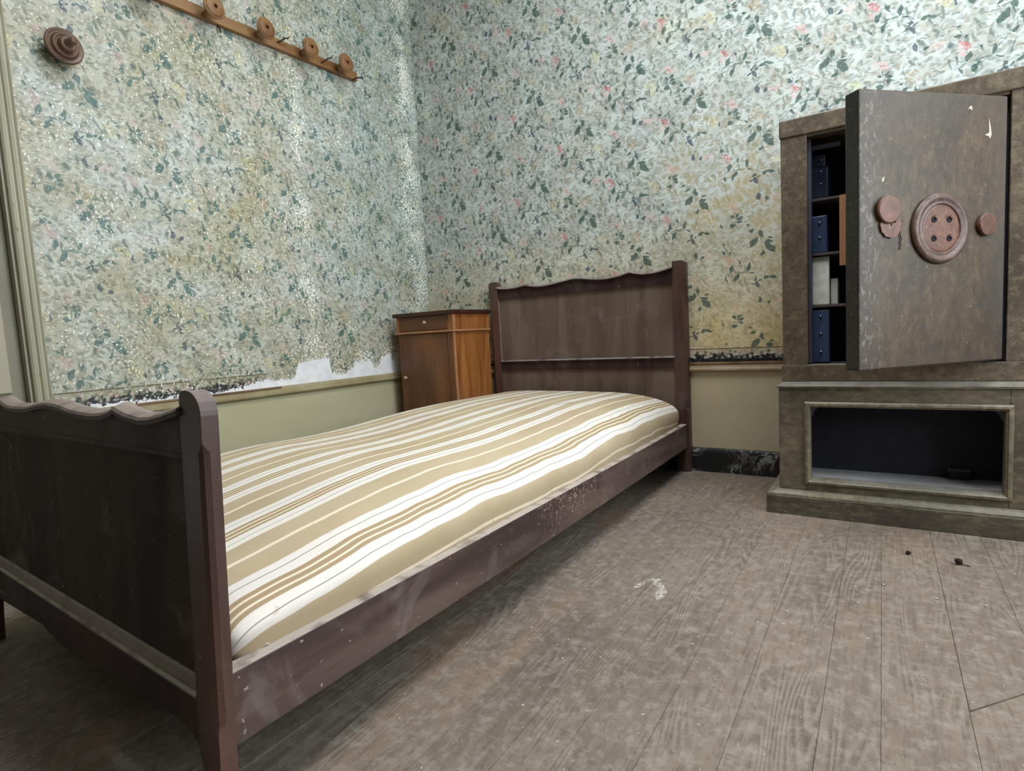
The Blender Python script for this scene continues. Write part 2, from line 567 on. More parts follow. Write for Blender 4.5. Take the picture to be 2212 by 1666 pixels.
        seam3 = g.mul(seam3, g.step(U, -1.1, -0.8))
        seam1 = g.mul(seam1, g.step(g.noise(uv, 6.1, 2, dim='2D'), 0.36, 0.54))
        wgt = g.m('MAXIMUM', g.m('MAXIMUM', g.mul(seam1, 0.11), g.mul(corner_glare, 0.20)), g.mul(seam3, 0.12))
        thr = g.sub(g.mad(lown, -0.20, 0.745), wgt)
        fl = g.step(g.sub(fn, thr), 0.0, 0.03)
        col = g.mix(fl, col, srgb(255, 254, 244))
        plc = g.mix(g.step(g.noise(uv, 24, 4, dim='2D'), 0.35, 0.7), srgb(252, 253, 255), srgb(236, 238, 245))
        col = g.mix(pl, col, plc)
        hgt = g.noise(uv0, 240, 2, dim='2D')
        rough = 0.38
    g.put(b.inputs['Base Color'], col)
    b.inputs['Roughness'].default_value = rough
    b.inputs['Specular IOR Level'].default_value = 0.5 if left else 0.3
    g.put(b.inputs['Normal'], g.bump(hgt, 0.55 if left else 0.25, 0.0015))
    return m


def paint_mat(name, c1, c2, rough=0.5, scale=5.0, stain=None, bumpy=0.15, streak=(1, 1, 1)):
    m, g, b = material(name)
    p = position(g)
    n = g.noise(g.mapping(p, sc=streak), scale, 4, 0.6)
    col = g.mix(g.step(n, 0.35, 0.68), c1, c2)
    sp = g.noise(p, 55, 3, 0.6)
    col = g.mix(g.mul(g.step(sp, 0.66, 0.74), 0.5), col, stain or tuple(c * 0.45 for c in c2))
    g.put(b.inputs['Base Color'], col)
    b.inputs['Roughness'].default_value = rough
    g.put(b.inputs['Normal'], g.bump(g.noise(p, 90, 3), bumpy, 0.001))
    return m


def plain_mat(name, c, rough=0.5, spec=0.5, metal=0.0):
    m, g, b = material(name)
    p = position(g)
    n = g.noise(p, 30, 3, 0.6)
    col = g.mix(g.step(n, 0.3, 0.7), tuple(x * 0.85 for x in c), tuple(min(1, x * 1.15) for x in c))
    g.put(b.inputs['Base Color'], col)
    b.inputs['Roughness'].default_value = rough
    b.inputs['Specular IOR Level'].default_value = spec
    b.inputs['Metallic'].default_value = metal
    return m


def wood_mat(name, c1, c2, c3, axis='z', rough=0.42, scale=1.0, lit_dust=None, lit_dust_amt=0.8, scuff=0.0, smear=0.0, spec=0.5):
    """c1 base, c2 dark grain, c3 light figure; grain runs along axis"""
    m, g, b = material(name)
    p = position(g)
    st = {'x': (0.12, 1, 1), 'y': (1, 0.12, 1), 'z': (1, 1, 0.12)}[axis]
    q = g.mapping(p, sc=tuple(v * scale for v in st))
    big = g.noise(q, 14, 3, 0.55, 0.6)
    fine = g.noise(q, 130, 3, 0.6)
    col = g.mix(g.step(big, 0.36, 0.66), c2, c1)
    col = g.mix(g.mul(g.step(g.noise(q, 6, 2, 0.5, 1.2), 0.52, 0.72), 0.7), col, c3)
    col = g.mix(g.mul(g.step(fine, 0.55, 0.72), 0.45), col, c2)
    if smear:
        sm = g.step(g.noise(p, 5.5, 4, 0.65, 1.0), 0.55, 0.78)
        col = g.mix(g.mul(sm, smear), col, srgb(142, 130, 126))
    if scuff:
        sc_ = g.step(g.noise(p, 85, 2, 0.5), 0.715, 0.75)
        col = g.mix(g.mul(sc_, scuff), col, srgb(196, 186, 180))
    if name == 'bed_rail_wood':     # chipped patch and scratches half way along the rail
        sx = g.xyz(p)
        pa = g.mul(g.step(g.m('ABSOLUTE', g.add(sx[1], 1.10)), 0.24, 0.08), g.step(sx[2], 0.11, 0.19))
        ch = g.step(g.noise(p, 120, 3, 0.65), 0.575, 0.62)
        col = g.mix(g.mul(g.mul(pa, ch), 0.75), col, srgb(186, 168, 158))
        pb = g.mul(g.step(g.m('ABSOLUTE', g.add(sx[1], 0.90)), 0.10, 0.06), g.step(sx[2], 0.150, 0.165))
        sc2 = g.step(g.noise(g.mapping(p, sc=(1, 1, 0.15)), 95, 2), 0.58, 0.62)
        col = g.mix(g.mul(g.mul(pb, sc2), 0.8), col, srgb(44, 28, 22))
    if lit_dust:
        dm = g.mul(lit_dust_mask(g), g.step(g.noise(p, 20, 3), 0.25, 0.5))
        col = g.mix(g.mul(dm, lit_dust_amt), col, lit_dust)
        g.put(b.inputs['Roughness'], g.mad(dm, 0.4, rough))
    else:
        b.inputs['Roughness'].default_value = rough
    g.put(b.inputs['Base Color'], col)
    b.inputs['Specular IOR Level'].default_value = spec
    g.put(b.inputs['Normal'], g.bump(g.add(fine, big), 0.12, 0.001))
    return m


def floor_mat():
    m, g, b = material('worn_floorboard')
    p = position(g)
    rnd = g.node('ShaderNodeObjectInfo').outputs['Random']
    po = g.vm('ADD', p, g.vec(g.mul(rnd, 37.0), g.mul(rnd, 11.0), 0))
    q = g.mapping(po, sc=(1, 0.09, 1))
    grain = g.noise(q, 90, 3, 0.6)
    wq = g.mapping(po, sc=(1, 0.11, 1))
    warp = g.noise(wq, 7, 2, 0.5)
    rings = g.m('SINE', g.mul(warp, 230.0))
    rings = g.mul(g.step(rings, 0.2, 1.0), g.step(g.noise(po, 3.0, 2), 0.46, 0.6))
    base = g.mix(g.step(g.noise(p, 2.4, 4, 0.6), 0.36, 0.64), srgb(131, 119, 107), srgb(110, 99, 89))
    base = g.mix(g.mul(g.step(rnd, 0.0, 1.0), 0.25), base, srgb(160, 142, 122))
    col = g.mix(g.mul(g.step(grain, 0.48, 0.68), 0.65), base, srgb(102, 90, 80))
    col = g.mix(g.mul(rings, 0.5), col, srgb(96, 86, 78))
    hl = g.mul(g.step(g.m('SINE', g.mul(warp, 230.0)), -0.3, -1.0), g.step(g.noise(po, 3.0, 2), 0.46, 0.6))
    col = g.mix(g.mul(hl, 0.22), col, srgb(172, 164, 154))
    tan = g.step(g.noise(g.mapping(po, sc=(1, 0.25, 1)), 6, 3, 0.6), 0.55, 0.7)
    col = g.mix(g.mul(tan, 0.55), col, srgb(150, 122, 94))
    d = g.step(g.noise(p, 34, 5, 0.75), 0.47, 0.64)
    col = g.mix(g.mul(d, 0.42), col, srgb(172, 164, 156))
    dk = g.step(g.noise(g.mapping(po, sc=(1, 0.45, 1)), 80, 4, 0.75), 0.53, 0.68)
    col = g.mix(g.mul(dk, 0.55), col, srgb(98, 88, 80))
    # paint specks, scratches and the white scuff beside the bed
    sp = g.step(g.noise(p, 110, 1), 0.76, 0.79)
    col = g.mix(g.mul(sp, 0.7), col, srgb(222, 218, 210))
    v = g.mapping(p, sc=(1, 1, 0))
    s1 = g.mins([g.lens(v, 1.681, -1.215, 1.672, -1.135, 0.026), g.lens(v, 1.675, -1.15, 1.640, -1.115, 0.022),
                 g.lens(v, 1.625, -1.135, 1.612, -1.18, 0.016), g.lens(v, 1.655, -1.10, 1.625, -1.125, 0.016)])
    s1 = g.mul(g.m('MULTIPLY_ADD', s1, -3.0, 3.2, clamp=True), g.step(g.noise(p, 120, 2), 0.38, 0.6))
    col = g.mix(g.mul(s1, 0.75), col, srgb(214, 208, 202))
    sc = g.step(g.noise(g.mapping(p, rot=(0, 0, 0.5), sc=(0.08, 1, 1)), 120, 2), 0.73, 0.78)
    col = g.mix(g.mul(sc, 0.5), col, srgb(196, 188, 180))
    g.put(b.inputs['Base Color'], col)
    b.inputs['Roughness'].default_value = 0.62
    b.inputs['Specular IOR Level'].default_value = 0.3
    h = g.add(g.add(g.mul(grain, 0.6), g.mul(rings, -0.5)), g.mul(dk, -0.6))
    g.put(b.inputs['Normal'], g.bump(h, 0.35, 0.002))
    return m


def marble_mat():
    m, g, b = material('black_marble')
    p = position(g)
    w = g.noise(p, 9, 4, 0.6, 1.5)
    v = g.m('SUBTRACT', 1.0, g.mul(g.m('ABSOLUTE', g.sub(w, 0.5)), 38), clamp=True)
    w2 = g.noise(p, 21, 3, 0.6, 1.0)
    v2 = g.m('SUBTRACT', 1.0, g.mul(g.m('ABSOLUTE', g.sub(w2, 0.52)), 55), clamp=True)
    k = g.mul(g.m('MAXIMUM', v, g.mul(v2, 0.7)), g.step(g.noise(p, 7, 2), 0.46, 0.62))
    col = g.mix(k, srgb(28, 30, 33), srgb(176, 177, 170))
    g.put(b.inputs['Base Color'], col)
    b.inputs['Roughness'].default_value = 0.3
    return m


def ticking_mat():
    """woven stripes, across = UV.x in metres of cloth"""
    m, g, b = material('striped_ticking')
    uv = g.node('ShaderNodeUVMap').outputs[0]
    s = g.xyz(uv)
    wav = g.noise(g.vec(g.mul(s[0], 1.5), g.mul(s[1], 1.1), 0), 4.0, 2, dim='2D')
    u = g.mad(g.sub(wav, 0.5), 0.022, s[0])
    P = 0.206
    d = g.m('ABSOLUTE', g.m('WRAP', g.add(u, -0.226), P / 2, -P / 2))

    def between(lo, hi, e=0.0008):
        return g.mul(g.step(d, lo - e, lo + e), g.step(d, hi + e, hi - e))
    tan = g.mix(g.step(g.noise(uv, 5, 3, dim='2D'), 0.35, 0.65), srgb(190, 171, 141), srgb(198, 181, 152))
    white = srgb(236, 231, 222)
    col = g.mix(between(-0.01, 0.0175), tan, srgb(176, 155, 123))
    col = g.mix(between(0.0175, 0.0525), col, white)
    col = g.mix(between(0.0350, 0.0368, 0.0005), col, srgb(150, 146, 138))
    col = g.mix(between(0.0050, 0.0090), col, srgb(244, 232, 208))
    col = g.mix(between(0.0988, 0.2), col, srgb(240, 226, 204))
    # brown smudge near the head, a few faint marks
    sv = g.sub(s[1], 0.0)
    sm = g.mins([g.lens(uv, 0.185, -0.585, 0.225, -0.50, 0.022), g.lens(uv, 0.20, -0.56, 0.17, -0.62, 0.014)])
    sm = g.m('MULTIPLY_ADD', sm, -2.0, 2.2, clamp=True)
    col = g.mix(g.mul(sm, 0.6), col, srgb(150, 134, 108))
    mk = g.step(g.noise(uv, 48, 2, dim='2D'), 0.74, 0.78)
    col = g.mix(g.mul(mk, 0.3), col, srgb(176, 150, 116))
    pk = g.step(g.noise(uv, 3.0, 2, dim='2D'), 0.5, 0.7)
    col = g.mix(g.mul(pk, 0.25), col, g.mix(1.0, col, srgb(240, 226, 232), 'MULTIPLY'))
    weave = g.noise(uv, 700, 1, dim='2D')
    g.put(b.inputs['Base Color'], col)
    b.inputs['Roughness'].default_value = 0.9
    b.inputs['Specular IOR Level'].default_value = 0.1
    g.put(b.inputs['Normal'], g.bump(weave, 0.15, 0.0006))
    return m


def safe_mat(name, c1, c2, c3, streak=(1, 1, 1), rough=0.5, grime=0.5, leaf=False):
    m, g, b = material(name)
    p = position(g)
    q = g.mapping(p, sc=streak)
    n1 = g.noise(q, 9, 5, 0.65)
    col = g.mix(g.step(n1, 0.34, 0.66), c1, c2)
    n2 = g.noise(q, 34, 4, 0.7)
    col = g.mix(g.mul(g.step(n2, 0.52, 0.68), grime), col, c3)
    n3 = g.noise(p, 120, 2, 0.6)
    col = g.mix(g.mul(g.step(n3, 0.66, 0.74), 0.45), col, srgb(172, 164, 150))
    n4 = g.noise(g.mapping(p, (3, 3, 3), sc=streak), 20, 4, 0.7)
    col = g.mix(g.mul(g.step(n4, 0.6, 0.72), 0.5), col, tuple(c * 0.42 for c in c1))
    n5 = g.noise(q, 4, 4, 0.6)
    col = g.mix(g.mul(g.step(n5, 0.48, 0.62), 0.6), col, tuple(c * 0.55 for c in c2))
    n6 = g.noise(g.mapping(p, (7, 1, 2), sc=streak), 55, 5, 0.75)
    col = g.mix(g.mul(g.step(n6, 0.52, 0.64), 0.5), col, tuple(min(1, c * 1.5) for c in c3))
    col = g.mix(g.mul(g.step(n6, 0.47, 0.38), 0.55), col, tuple(c * 0.5 for c in c2))
    if leaf:        # handled edges of the door leaf are dirtier than its middle
        c_, s_ = math.cos(math.radians(46.28)), math.sin(math.radians(46.28))
        a = g.m('SUBTRACT', g.vm('DOT_PRODUCT', p, (c_, s_, 0)), 2.0604 * c_ - .7640 * s_)
        z = g.xyz(p)[2]
        wob = g.mul(g.sub(g.noise(p, 7, 3), 0.5), 0.14)
        e = g.mins([a, g.sub(.4605, a), g.sub(1.1605, z), g.mad(g.sub(z, .4815), 1.6, 0.0)])
        em = g.step(g.add(e, wob), 0.10, 0.0)
        col = g.mix(g.mul(em, 0.62), col, srgb(70, 62, 56))
        scr = g.mul(g.step(a, 0.085, 0.02), g.step(g.noise(g.mapping(p, sc=(1, 1, 0.5)), 90, 3, 0.7), 0.54, 0.62))
        col = g.mix(g.mul(scr, 0.6), col, srgb(138, 130, 124))
    dm = g.mul(lit_dust_mask(g, 0.3, 0.9), g.step(g.noise(p, 14, 3), 0.3, 0.55))
    col = g.mix(g.mul(dm, 0.5), col, srgb(150, 146, 138))
    g.put(b.inputs['Base Color'], col)
    b.inputs['Roughness'].default_value = rough
    g.put(b.inputs['Normal'], g.bump(g.add(n2, g.mul(n3, 0.5)), 0.2, 0.0012))
    return m


def glass_mat():
    m, g, b = material('window_glass')
    tr = g.node('ShaderNodeBsdfTransparent')
    gl = g.node('ShaderNodeBsdfGlossy')
    gl.inputs['Roughness'].default_value = 0.05
    mx = g.node('ShaderNodeMixShader')
    mx.inputs[0].default_value = 0.06
    g.t.links.new(tr.outputs[0], mx.inputs[1])
    g.t.links.new(gl.outputs[0], mx.inputs[2])
    out = [n for n in g.t.nodes if n.type == 'OUTPUT_MATERIAL'][0]
    g.t.links.new(mx.outputs[0], out.inputs[0])
    return m


M = dict(
    paper_back=wallpaper('wallpaper_back', False),
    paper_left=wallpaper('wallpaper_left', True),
    dado_left=paint_mat('dado_paint_left', srgb(196, 191, 158), srgb(184, 178, 143), 0.45, 3.0, srgb(120, 108, 80), streak=(1, 0.4, 1.6)),
    dado_back=paint_mat('dado_paint_back', srgb(204, 192, 162), srgb(192, 178, 146), 0.45, 3.0, srgb(140, 122, 92)),
    rail_left=paint_mat('rail_paint_left', srgb(172, 164, 130), srgb(148, 132, 96), 0.45, 8.0, srgb(110, 84, 54)),
    rail_back=paint_mat('rail_paint_back', srgb(186, 170, 144), srgb(164, 142, 116), 0.45, 8.0, srgb(120, 90, 64)),
    bare_wood=wood_mat('bare_batten', srgb(140, 112, 82), srgb(100, 76, 52), srgb(160, 120, 90), 'y', 0.6),
    casing=paint_mat('casing_paint', srgb(176, 172, 150), srgb(158, 152, 128), 0.45, 10.0, srgb(110, 80, 50), streak=(1, 1, 0.2)),
    door=paint_mat('door_paint', srgb(142, 138, 118), srgb(128, 124, 104), 0.5, 4.0),
    door_panel=paint_mat('door_panel_paint', srgb(178, 170, 148), srgb(166, 158, 134), 0.5, 3.0),
    ceiling=paint_mat('ceiling_paint', srgb(226, 224, 216), srgb(214, 210, 200), 0.8, 2.0),
    plaster=paint_mat('faded_wall_paint', srgb(206, 208, 196), srgb(192, 192, 178), 0.7, 2.0),
    floor=floor_mat(),
    dirt=plain_mat('floor_gap_dirt', srgb(120, 106, 92), 0.9, 0.1),
    marble=marble_mat(),
    bed=wood_mat('bed_mahogany', srgb(66, 49, 48), srgb(45, 33, 34), srgb(80, 62, 57), 'z', 0.5, 1.0, srgb(172, 160, 152), 0.75, 0.3, 0.25, 0.15),
    bed_panel=wood_mat('bed_veneer', srgb(118, 102, 91), srgb(94, 79, 71), srgb(130, 114, 102), 'z', 0.55, 1.0, srgb(172, 160, 152), 0.75, 0.2, 0.5, 0.12),
    bed_panel_shaded=wood_mat('bed_veneer_shaded', srgb(66, 56, 51), srgb(48, 40, 38), srgb(78, 68, 60), 'z', 0.6, 1.0, srgb(172, 160, 152), 0.75, 0.25, 0.5, 0.1),  # headboard veneer darkened: shade on the footboard front painted into the colour
    bed_rail=wood_mat('bed_rail_wood', srgb(96, 76, 70), srgb(60, 45, 42), srgb(116, 98, 90), 'y', 0.5, 1.0, srgb(186, 176, 166), 0.9, 0.7, 0.65),
    bed_post=wood_mat('bed_post_wood', srgb(92, 66, 60), srgb(62, 42, 38), srgb(116, 84, 72), 'z', 0.4, 1.2, srgb(160, 148, 142), 0.6, 0.4, 0.25),
    ticking=ticking_mat(),
    walnut=wood_mat('walnut_front', srgb(128, 82, 48), srgb(84, 50, 28), srgb(158, 106, 64), 'z', 0.35, 0.8),
    walnut_side=wood_mat('walnut_side', srgb(168, 108, 56), srgb(124, 72, 34), srgb(190, 130, 74), 'z', 0.35, 1.3),  # paler than the front wood: window light on the side painted in
    walnut_dark=wood_mat('walnut_drawer', srgb(106, 66, 40), srgb(68, 42, 26), srgb(130, 82, 50), 'x', 0.35, 1.0),
    stand_top=wood_mat('nightstand_top', srgb(70, 38, 28), srgb(42, 26, 22), srgb(84, 50, 36), 'x', 0.4, 1.0, srgb(120, 112, 108), 0.5),
    edge_wood=plain_mat('pale_edge_bead', srgb(176, 128, 92), 0.4),
    knob_pale=plain_mat('pale_knob', srgb(190, 168, 126), 0.35),
    safe=safe_mat('safe_paint', srgb(107, 94, 78), srgb(91, 79, 65), srgb(119, 107, 83)),
    safe_door=safe_mat('safe_door_paint', srgb(82, 66, 46), srgb(64, 51, 38), srgb(92, 75, 50), (1, 1, 0.5), 0.5, 0.5, True),
    safe_edge=safe_mat('safe_door_edge', srgb(36, 32, 25), srgb(25, 22, 18), srgb(48, 42, 31), (1, 1, 0.7), 0.45, 0.6),
    stand=safe_mat('safe_stand_paint', srgb(109, 99, 83), srgb(93, 85, 72), srgb(120, 109, 86), (0.5, 1, 1)),
    plinth=safe_mat('safe_plinth_paint', srgb(98, 90, 76), srgb(79, 73, 62), srgb(109, 99, 80), (0.4, 1, 1)),
    bead=safe_mat('stand_bead_paint', srgb(122, 112, 91), srgb(106, 98, 79), srgb(135, 125, 101)),
    terracotta=safe_mat('pinkish_boss', srgb(114, 72, 55), srgb(95, 60, 46), srgb(123, 85, 65), (1, 1, 1), 0.45, 0.4),
    boss_rim=safe_mat('boss_rim', srgb(105, 80, 72), srgb(82, 61, 55), srgb(116, 91, 83), (1, 1, 1), 0.4, 0.4),
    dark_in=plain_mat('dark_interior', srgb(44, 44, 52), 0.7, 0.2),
    jamb=plain_mat('blue_grey_jamb', srgb(78, 81, 97), 0.5, 0.4),
    niche_floor=plain_mat('lit_niche_floor', srgb(160, 158, 160), 0.35, 0.5),  # light reaching the niche floor painted in as a paler colour
    blue=plain_mat('blue_cover', srgb(54, 70, 104), 0.45, 0.5),
    navy=plain_mat('navy_cover', srgb(34, 42, 62), 0.5, 0.4),
    stud=plain_mat('metal_stud', srgb(150, 152, 160), 0.3, 0.5, 0.9),
    shelf=plain_mat('shelf_wood', srgb(84, 74, 72), 0.6),
    board=paint_mat('mottled_board', srgb(236, 240, 230), srgb(206, 210, 198), 0.8, 30.0, srgb(110, 112, 102)),
    batten=wood_mat('pale_batten', srgb(170, 124, 88), srgb(146, 100, 66), srgb(182, 140, 104), 'z', 0.5, 1.0),
    peg=wood_mat('pale_peg_wood', srgb(152, 112, 70), srgb(124, 84, 48), srgb(166, 128, 86), 'y', 0.5, 1.0),
    peg_dark=plain_mat('dark_hole', srgb(50, 32, 16), 0.8, 0.1),
    wall_peg=wood_mat('turned_dark_peg', srgb(120, 90, 70), srgb(86, 60, 44), srgb(138, 108, 88), 'y', 0.4, 1.0),
    iron=plain_mat('rusty_iron', srgb(66, 44, 34), 0.7, 0.3),
    front=paint_mat('dark_wall_paint', srgb(96, 88, 76), srgb(80, 72, 62), 0.7, 2.0),
    lit=wood_mat('lit_ledge', srgb(136, 124, 116), srgb(104, 94, 88), srgb(152, 140, 130), 'x', 0.7, 1.0, srgb(216, 210, 196), 0.8),  # light on the footboard ledge painted in as paler wood
    lit_top=wood_mat('lit_moulding', srgb(108, 92, 87), srgb(80, 65, 62), srgb(120, 104, 98), 'x', 0.6, 1.0, srgb(166, 152, 142), 0.8),  # overhead light on the moulding painted into its pale top tone
    bead_pale=plain_mat('worn_bead', srgb(128, 112, 104), 0.45),
    flake=plain_mat('white_flake', srgb(196, 188, 170), 0.8, 0.2),
    crumb=plain_mat('dark_crumb', srgb(44, 34, 28), 0.8, 0.2),
    window=paint_mat('window_paint', srgb(206, 202, 190), srgb(192, 186, 170), 0.5, 6.0),
    glass=glass_mat(),
)

# ------------------------------------------------------------------ room shell
T = 0.12
# wall_left with a doorway
DOOR_Y0, DOOR_Y1, DOOR_Z = -2.62, -1.795, 2.08
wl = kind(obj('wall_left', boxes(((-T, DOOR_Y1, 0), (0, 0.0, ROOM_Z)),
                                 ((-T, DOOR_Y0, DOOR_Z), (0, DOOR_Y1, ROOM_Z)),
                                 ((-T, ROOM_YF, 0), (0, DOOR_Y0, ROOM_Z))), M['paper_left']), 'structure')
obj('dado_panel', bx((0, -1.75, 0.0), (0.004, 0, 0.425)), M['dado_left'], wl)
wb = kind(obj('wall_back', bx((-T, 0, 0), (ROOM_X + T, T, ROOM_Z)), M['paper_back']), 'structure')
obj('dado_panel', bx((0.004, -0.004, 0.0), (ROOM_X, 0, 0.425)), M['dado_back'], wb)
kind(obj('wall_right', boxes(((ROOM_X, ROOM_YF, 0), (ROOM_X + T, WIN_Y0, ROOM_Z)),
                             ((ROOM_X, WIN_Y1, 0), (ROOM_X + T, 0, ROOM_Z)),
                             ((ROOM_X, WIN_Y0, 0), (ROOM_X + T, WIN_Y1, WIN_Z0)),
                             ((ROOM_X, WIN_Y0, WIN_Z1), (ROOM_X + T, WIN_Y1, ROOM_Z))), M['plaster']), 'structure')
kind(obj('wall_front', bx((-T, ROOM_YF - T, 0), (ROOM_X + T, ROOM_YF, ROOM_Z)), M['front']), 'structure')
kind(obj('ceiling', boxes(((-T, ROOM_YF - T, ROOM_Z), (SKY_X0, T, ROOM_Z + T)), ((SKY_X1, ROOM_YF - T, ROOM_Z), (ROOM_X + T, T, ROOM_Z + T)),
                          ((SKY_X0, ROOM_YF - T, ROOM_Z), (SKY_X1, SKY_Y0, ROOM_Z + T)),
                          ((SKY_X0, SKY_Y1, ROOM_Z), (SKY_X1, T, ROOM_Z + T))), M['ceiling']), 'structure')
rl = kind(obj('window_2', boxes(((SKY_X0, SKY_Y0, ROOM_Z + .05), (SKY_X0 + .05, SKY_Y1, ROOM_Z + .10)),
                                ((SKY_X1 - .05, SKY_Y0, ROOM_Z + .05), (SKY_X1, SKY_Y1, ROOM_Z + .10)),
                                ((SKY_X0 + .05, SKY_Y0, ROOM_Z + .05), (SKY_X1 - .05, SKY_Y0 + .05, ROOM_Z + .10)),
                                ((SKY_X0 + .05, SKY_Y1 - .05, ROOM_Z + .05), (SKY_X1 - .05, SKY_Y1, ROOM_Z + .10))), M['window']), 'structure')
xm = (SKY_X0 + SKY_X1) / 2
obj('mullion', bx((xm - .02, SKY_Y0 + .05, ROOM_Z + .055), (xm + .02, SKY_Y1 - .05, ROOM_Z + .095)), M['window'], rl)
for xa, xb in ((SKY_X0 + .05, xm - .02), (xm + .02, SKY_X1 - .05)):
    obj('pane', bx((xa, SKY_Y0 + .05, ROOM_Z + .072), (xb, SKY_Y1 - .05, ROOM_Z + .075)), M['glass'], rl)

# window in the right wall
win = kind(obj('window_1', boxes(((ROOM_X + .03, WIN_Y0, WIN_Z0), (ROOM_X + .09, WIN_Y0 + .05, WIN_Z1)),
                                 ((ROOM_X + .03, WIN_Y1 - .05, WIN_Z0), (ROOM_X + .09, WIN_Y1, WIN_Z1)),
                                 ((ROOM_X + .03, WIN_Y0 + .05, WIN_Z0), (ROOM_X + .09, WIN_Y1 - .05, WIN_Z0 + .05)),
                                 ((ROOM_X + .03, WIN_Y0 + .05, WIN_Z1 - .05), (ROOM_X + .09, WIN_Y1 - .05, WIN_Z1))),
               M['window'], bevel=.004), 'structure')
ym = (WIN_Y0 + WIN_Y1) / 2
zs = [WIN_Z0 + .05, 1.25, 1.88, WIN_Z1 - .05]
obj('mullion', bx((ROOM_X + .04, ym - .03, zs[0]), (ROOM_X + .08, ym + .03, zs[-1])), M['window'], win, .004)
for z in zs[1:-1]:
    obj('glazing_bar', boxes(((ROOM_X + .045, WIN_Y0 + .05, z - .012), (ROOM_X + .075, ym - .03, z + .012)),
                             ((ROOM_X + .045, ym + .03, z - .012), (ROOM_X + .075, WIN_Y1 - .05, z + .012))), M['window'], win)
for ya, yb in ((WIN_Y0 + .05, ym - .03), (ym + .03, WIN_Y1 - .05)):
    for za, zb in zip(zs[:-1], zs[1:]):
        obj('pane', bx((ROOM_X + .058, ya, za), (ROOM_X + .061, yb, zb)), M['glass'], win)

# floor: sub-floor with every board on it
fl = kind(obj('floor', bx((-T, ROOM_YF - T, -0.12), (ROOM_X + T, T, -0.0025)), M['dirt']), 'structure')
seams = [0.0, .115, .225, .33, .44, .55, .655, .765, .875, .985, 1.09, 1.20, 1.313, 1.422, 1.532, 1.637, 1.713, 1.815,
         1.916, 2.029, 2.108, 2.223, 2.335, 2.44, 2.55, 2.66, 2.765, 2.87, 2.98, 3.09, 3.20, 3.29, 3.35]
rnd = random.Random(11)
for i in range(len(seams) - 1):
    xa, xb = seams[i] + .0001, seams[i + 1] - .0001
    cuts = []
    if abs(xa - 2.2238) < .002:
        cuts = [(-1.352, -1.222)]
    ends = [(ROOM_YF, ROOM_YF)] + cuts + [(0.0, 0.0)]
    for (ya, yb) in zip(ends[:-1], ends[1:]):
        gp = .0015
        top = rnd.uniform(-.0006, .0006)
        bm = bmesh.new()
        q = [(xa, ya[0] + gp), (xb, ya[1] + gp), (xb, yb[1] - gp), (xa, yb[0] - gp)]
        e = .0005
        q2 = [(xa + e, ya[0] + gp + e), (xb - e, ya[1] + gp + e), (xb - e, yb[1] - gp - e), (xa + e, yb[0] - gp - e)]
        lo = [bm.verts.new((x, y, -.0025)) for x, y in q]
        md = [bm.verts.new((x, y, top - .0012)) for x, y in q]
        hi = [bm.verts.new((x, y, top)) for x, y in q2]
        for k in range(4):
            l = (k + 1) % 4
            bm.faces.new((lo[k], lo[l], md[l], md[k]))
            bm.faces.new((md[k], md[l], hi[l], hi[k]))
        bm.faces.new(hi)
        bm.faces.new(list(reversed(lo)))
        obj('plank', bm, M['floor'], fl)

# chair rails, baseboards
rail_sec = [(0, .418), (.006, .418), (.010, .421), (.017, .424), (.021, .429), (.021, .436), (.015, .440), (.015, .446),
            (.012, .450), (.010, .455), (.0, .459)]
kind(obj('trim_1', sweep([((0, -1.75, 0), (1, 0, 0), (0, 0, 1)), ((0, 0, 0), (1, 0, 0), (0, 0, 1))], rail_sec),
         M['rail_left']), 'structure')
kind(obj('trim_2', sweep([((0.021, 0, 0), (0, -1, 0), (0, 0, 1)), ((ROOM_X, 0, 0), (0, -1, 0), (0, 0, 1))], rail_sec),
         M['rail_back']), 'structure')
bare = bpy.data.objects['trim_1']
obj('bare_strip', bx((0.0115, -1.60, .4525), (.0165, -.975, .4595)), M['bare_wood'], bare, .001, label='unpainted brown strip')
obj('bare_strip', bx((0.03, -.0165, .4525), (ROOM_X, -.0115, .4625)), M['bare_wood'], bpy.data.objects['trim_2'], .001,
    label='unpainted brown strip')
base_sec = [(0, 0), (.022, 0), (.022, .085), (.018, .094), (.012, .099), (0, .101)]
kind(obj('baseboard_back', sweep([((.022, 0, 0), (0, -1, 0), (0, 0, 1)), ((ROOM_X, 0, 0), (0, -1, 0), (0, 0, 1))], base_sec),
         M['marble']), 'structure')
kind(obj('baseboard_left', sweep([((0, -1.75, 0), (1, 0, 0), (0, 0, 1)), ((0, 0, 0), (1, 0, 0), (0, 0, 1))], base_sec),
         M['marble']), 'structure')

# door casing and door at the far left
cas = [(0, 0), (.012, 0), (.016, .004), (.012, .008), (.012, .013), (.020, .017), (.022, .022), (.016, .026), (.016, .030),
       (.026, .034), (.028, .040), (.024, .045), (0, .045)]
c = kind(obj('trim_3', sweep([((0, -1.75, 0), (1, 0, 0), (0, -1, 0)), ((0, -1.75, DOOR_Z + .05), (1, 0, 0), (0, -1, 0))], cas),
             M['casing']), 'structure')
kind(obj('trim_4', bx((-.08, -1.802, 0), (.010, -1.7945, DOOR_Z)), M['casing']), 'structure')
dr = kind(obj('door_1', bx((-.06, DOOR_Y0, .006), (-.022, -1.803, DOOR_Z)), M['door']), 'structure')
for za, zb in ((.53, 1.95), (.14, .42)):
    obj('door_panel', prism([(DOOR_Y0 + .1, za), (-1.835, za), (-1.835, zb), (DOOR_Y0 + .1, zb)],
                            lambda u, v, t: (t, u, v), -.022, -.012), M['door_panel'], dr, .003)
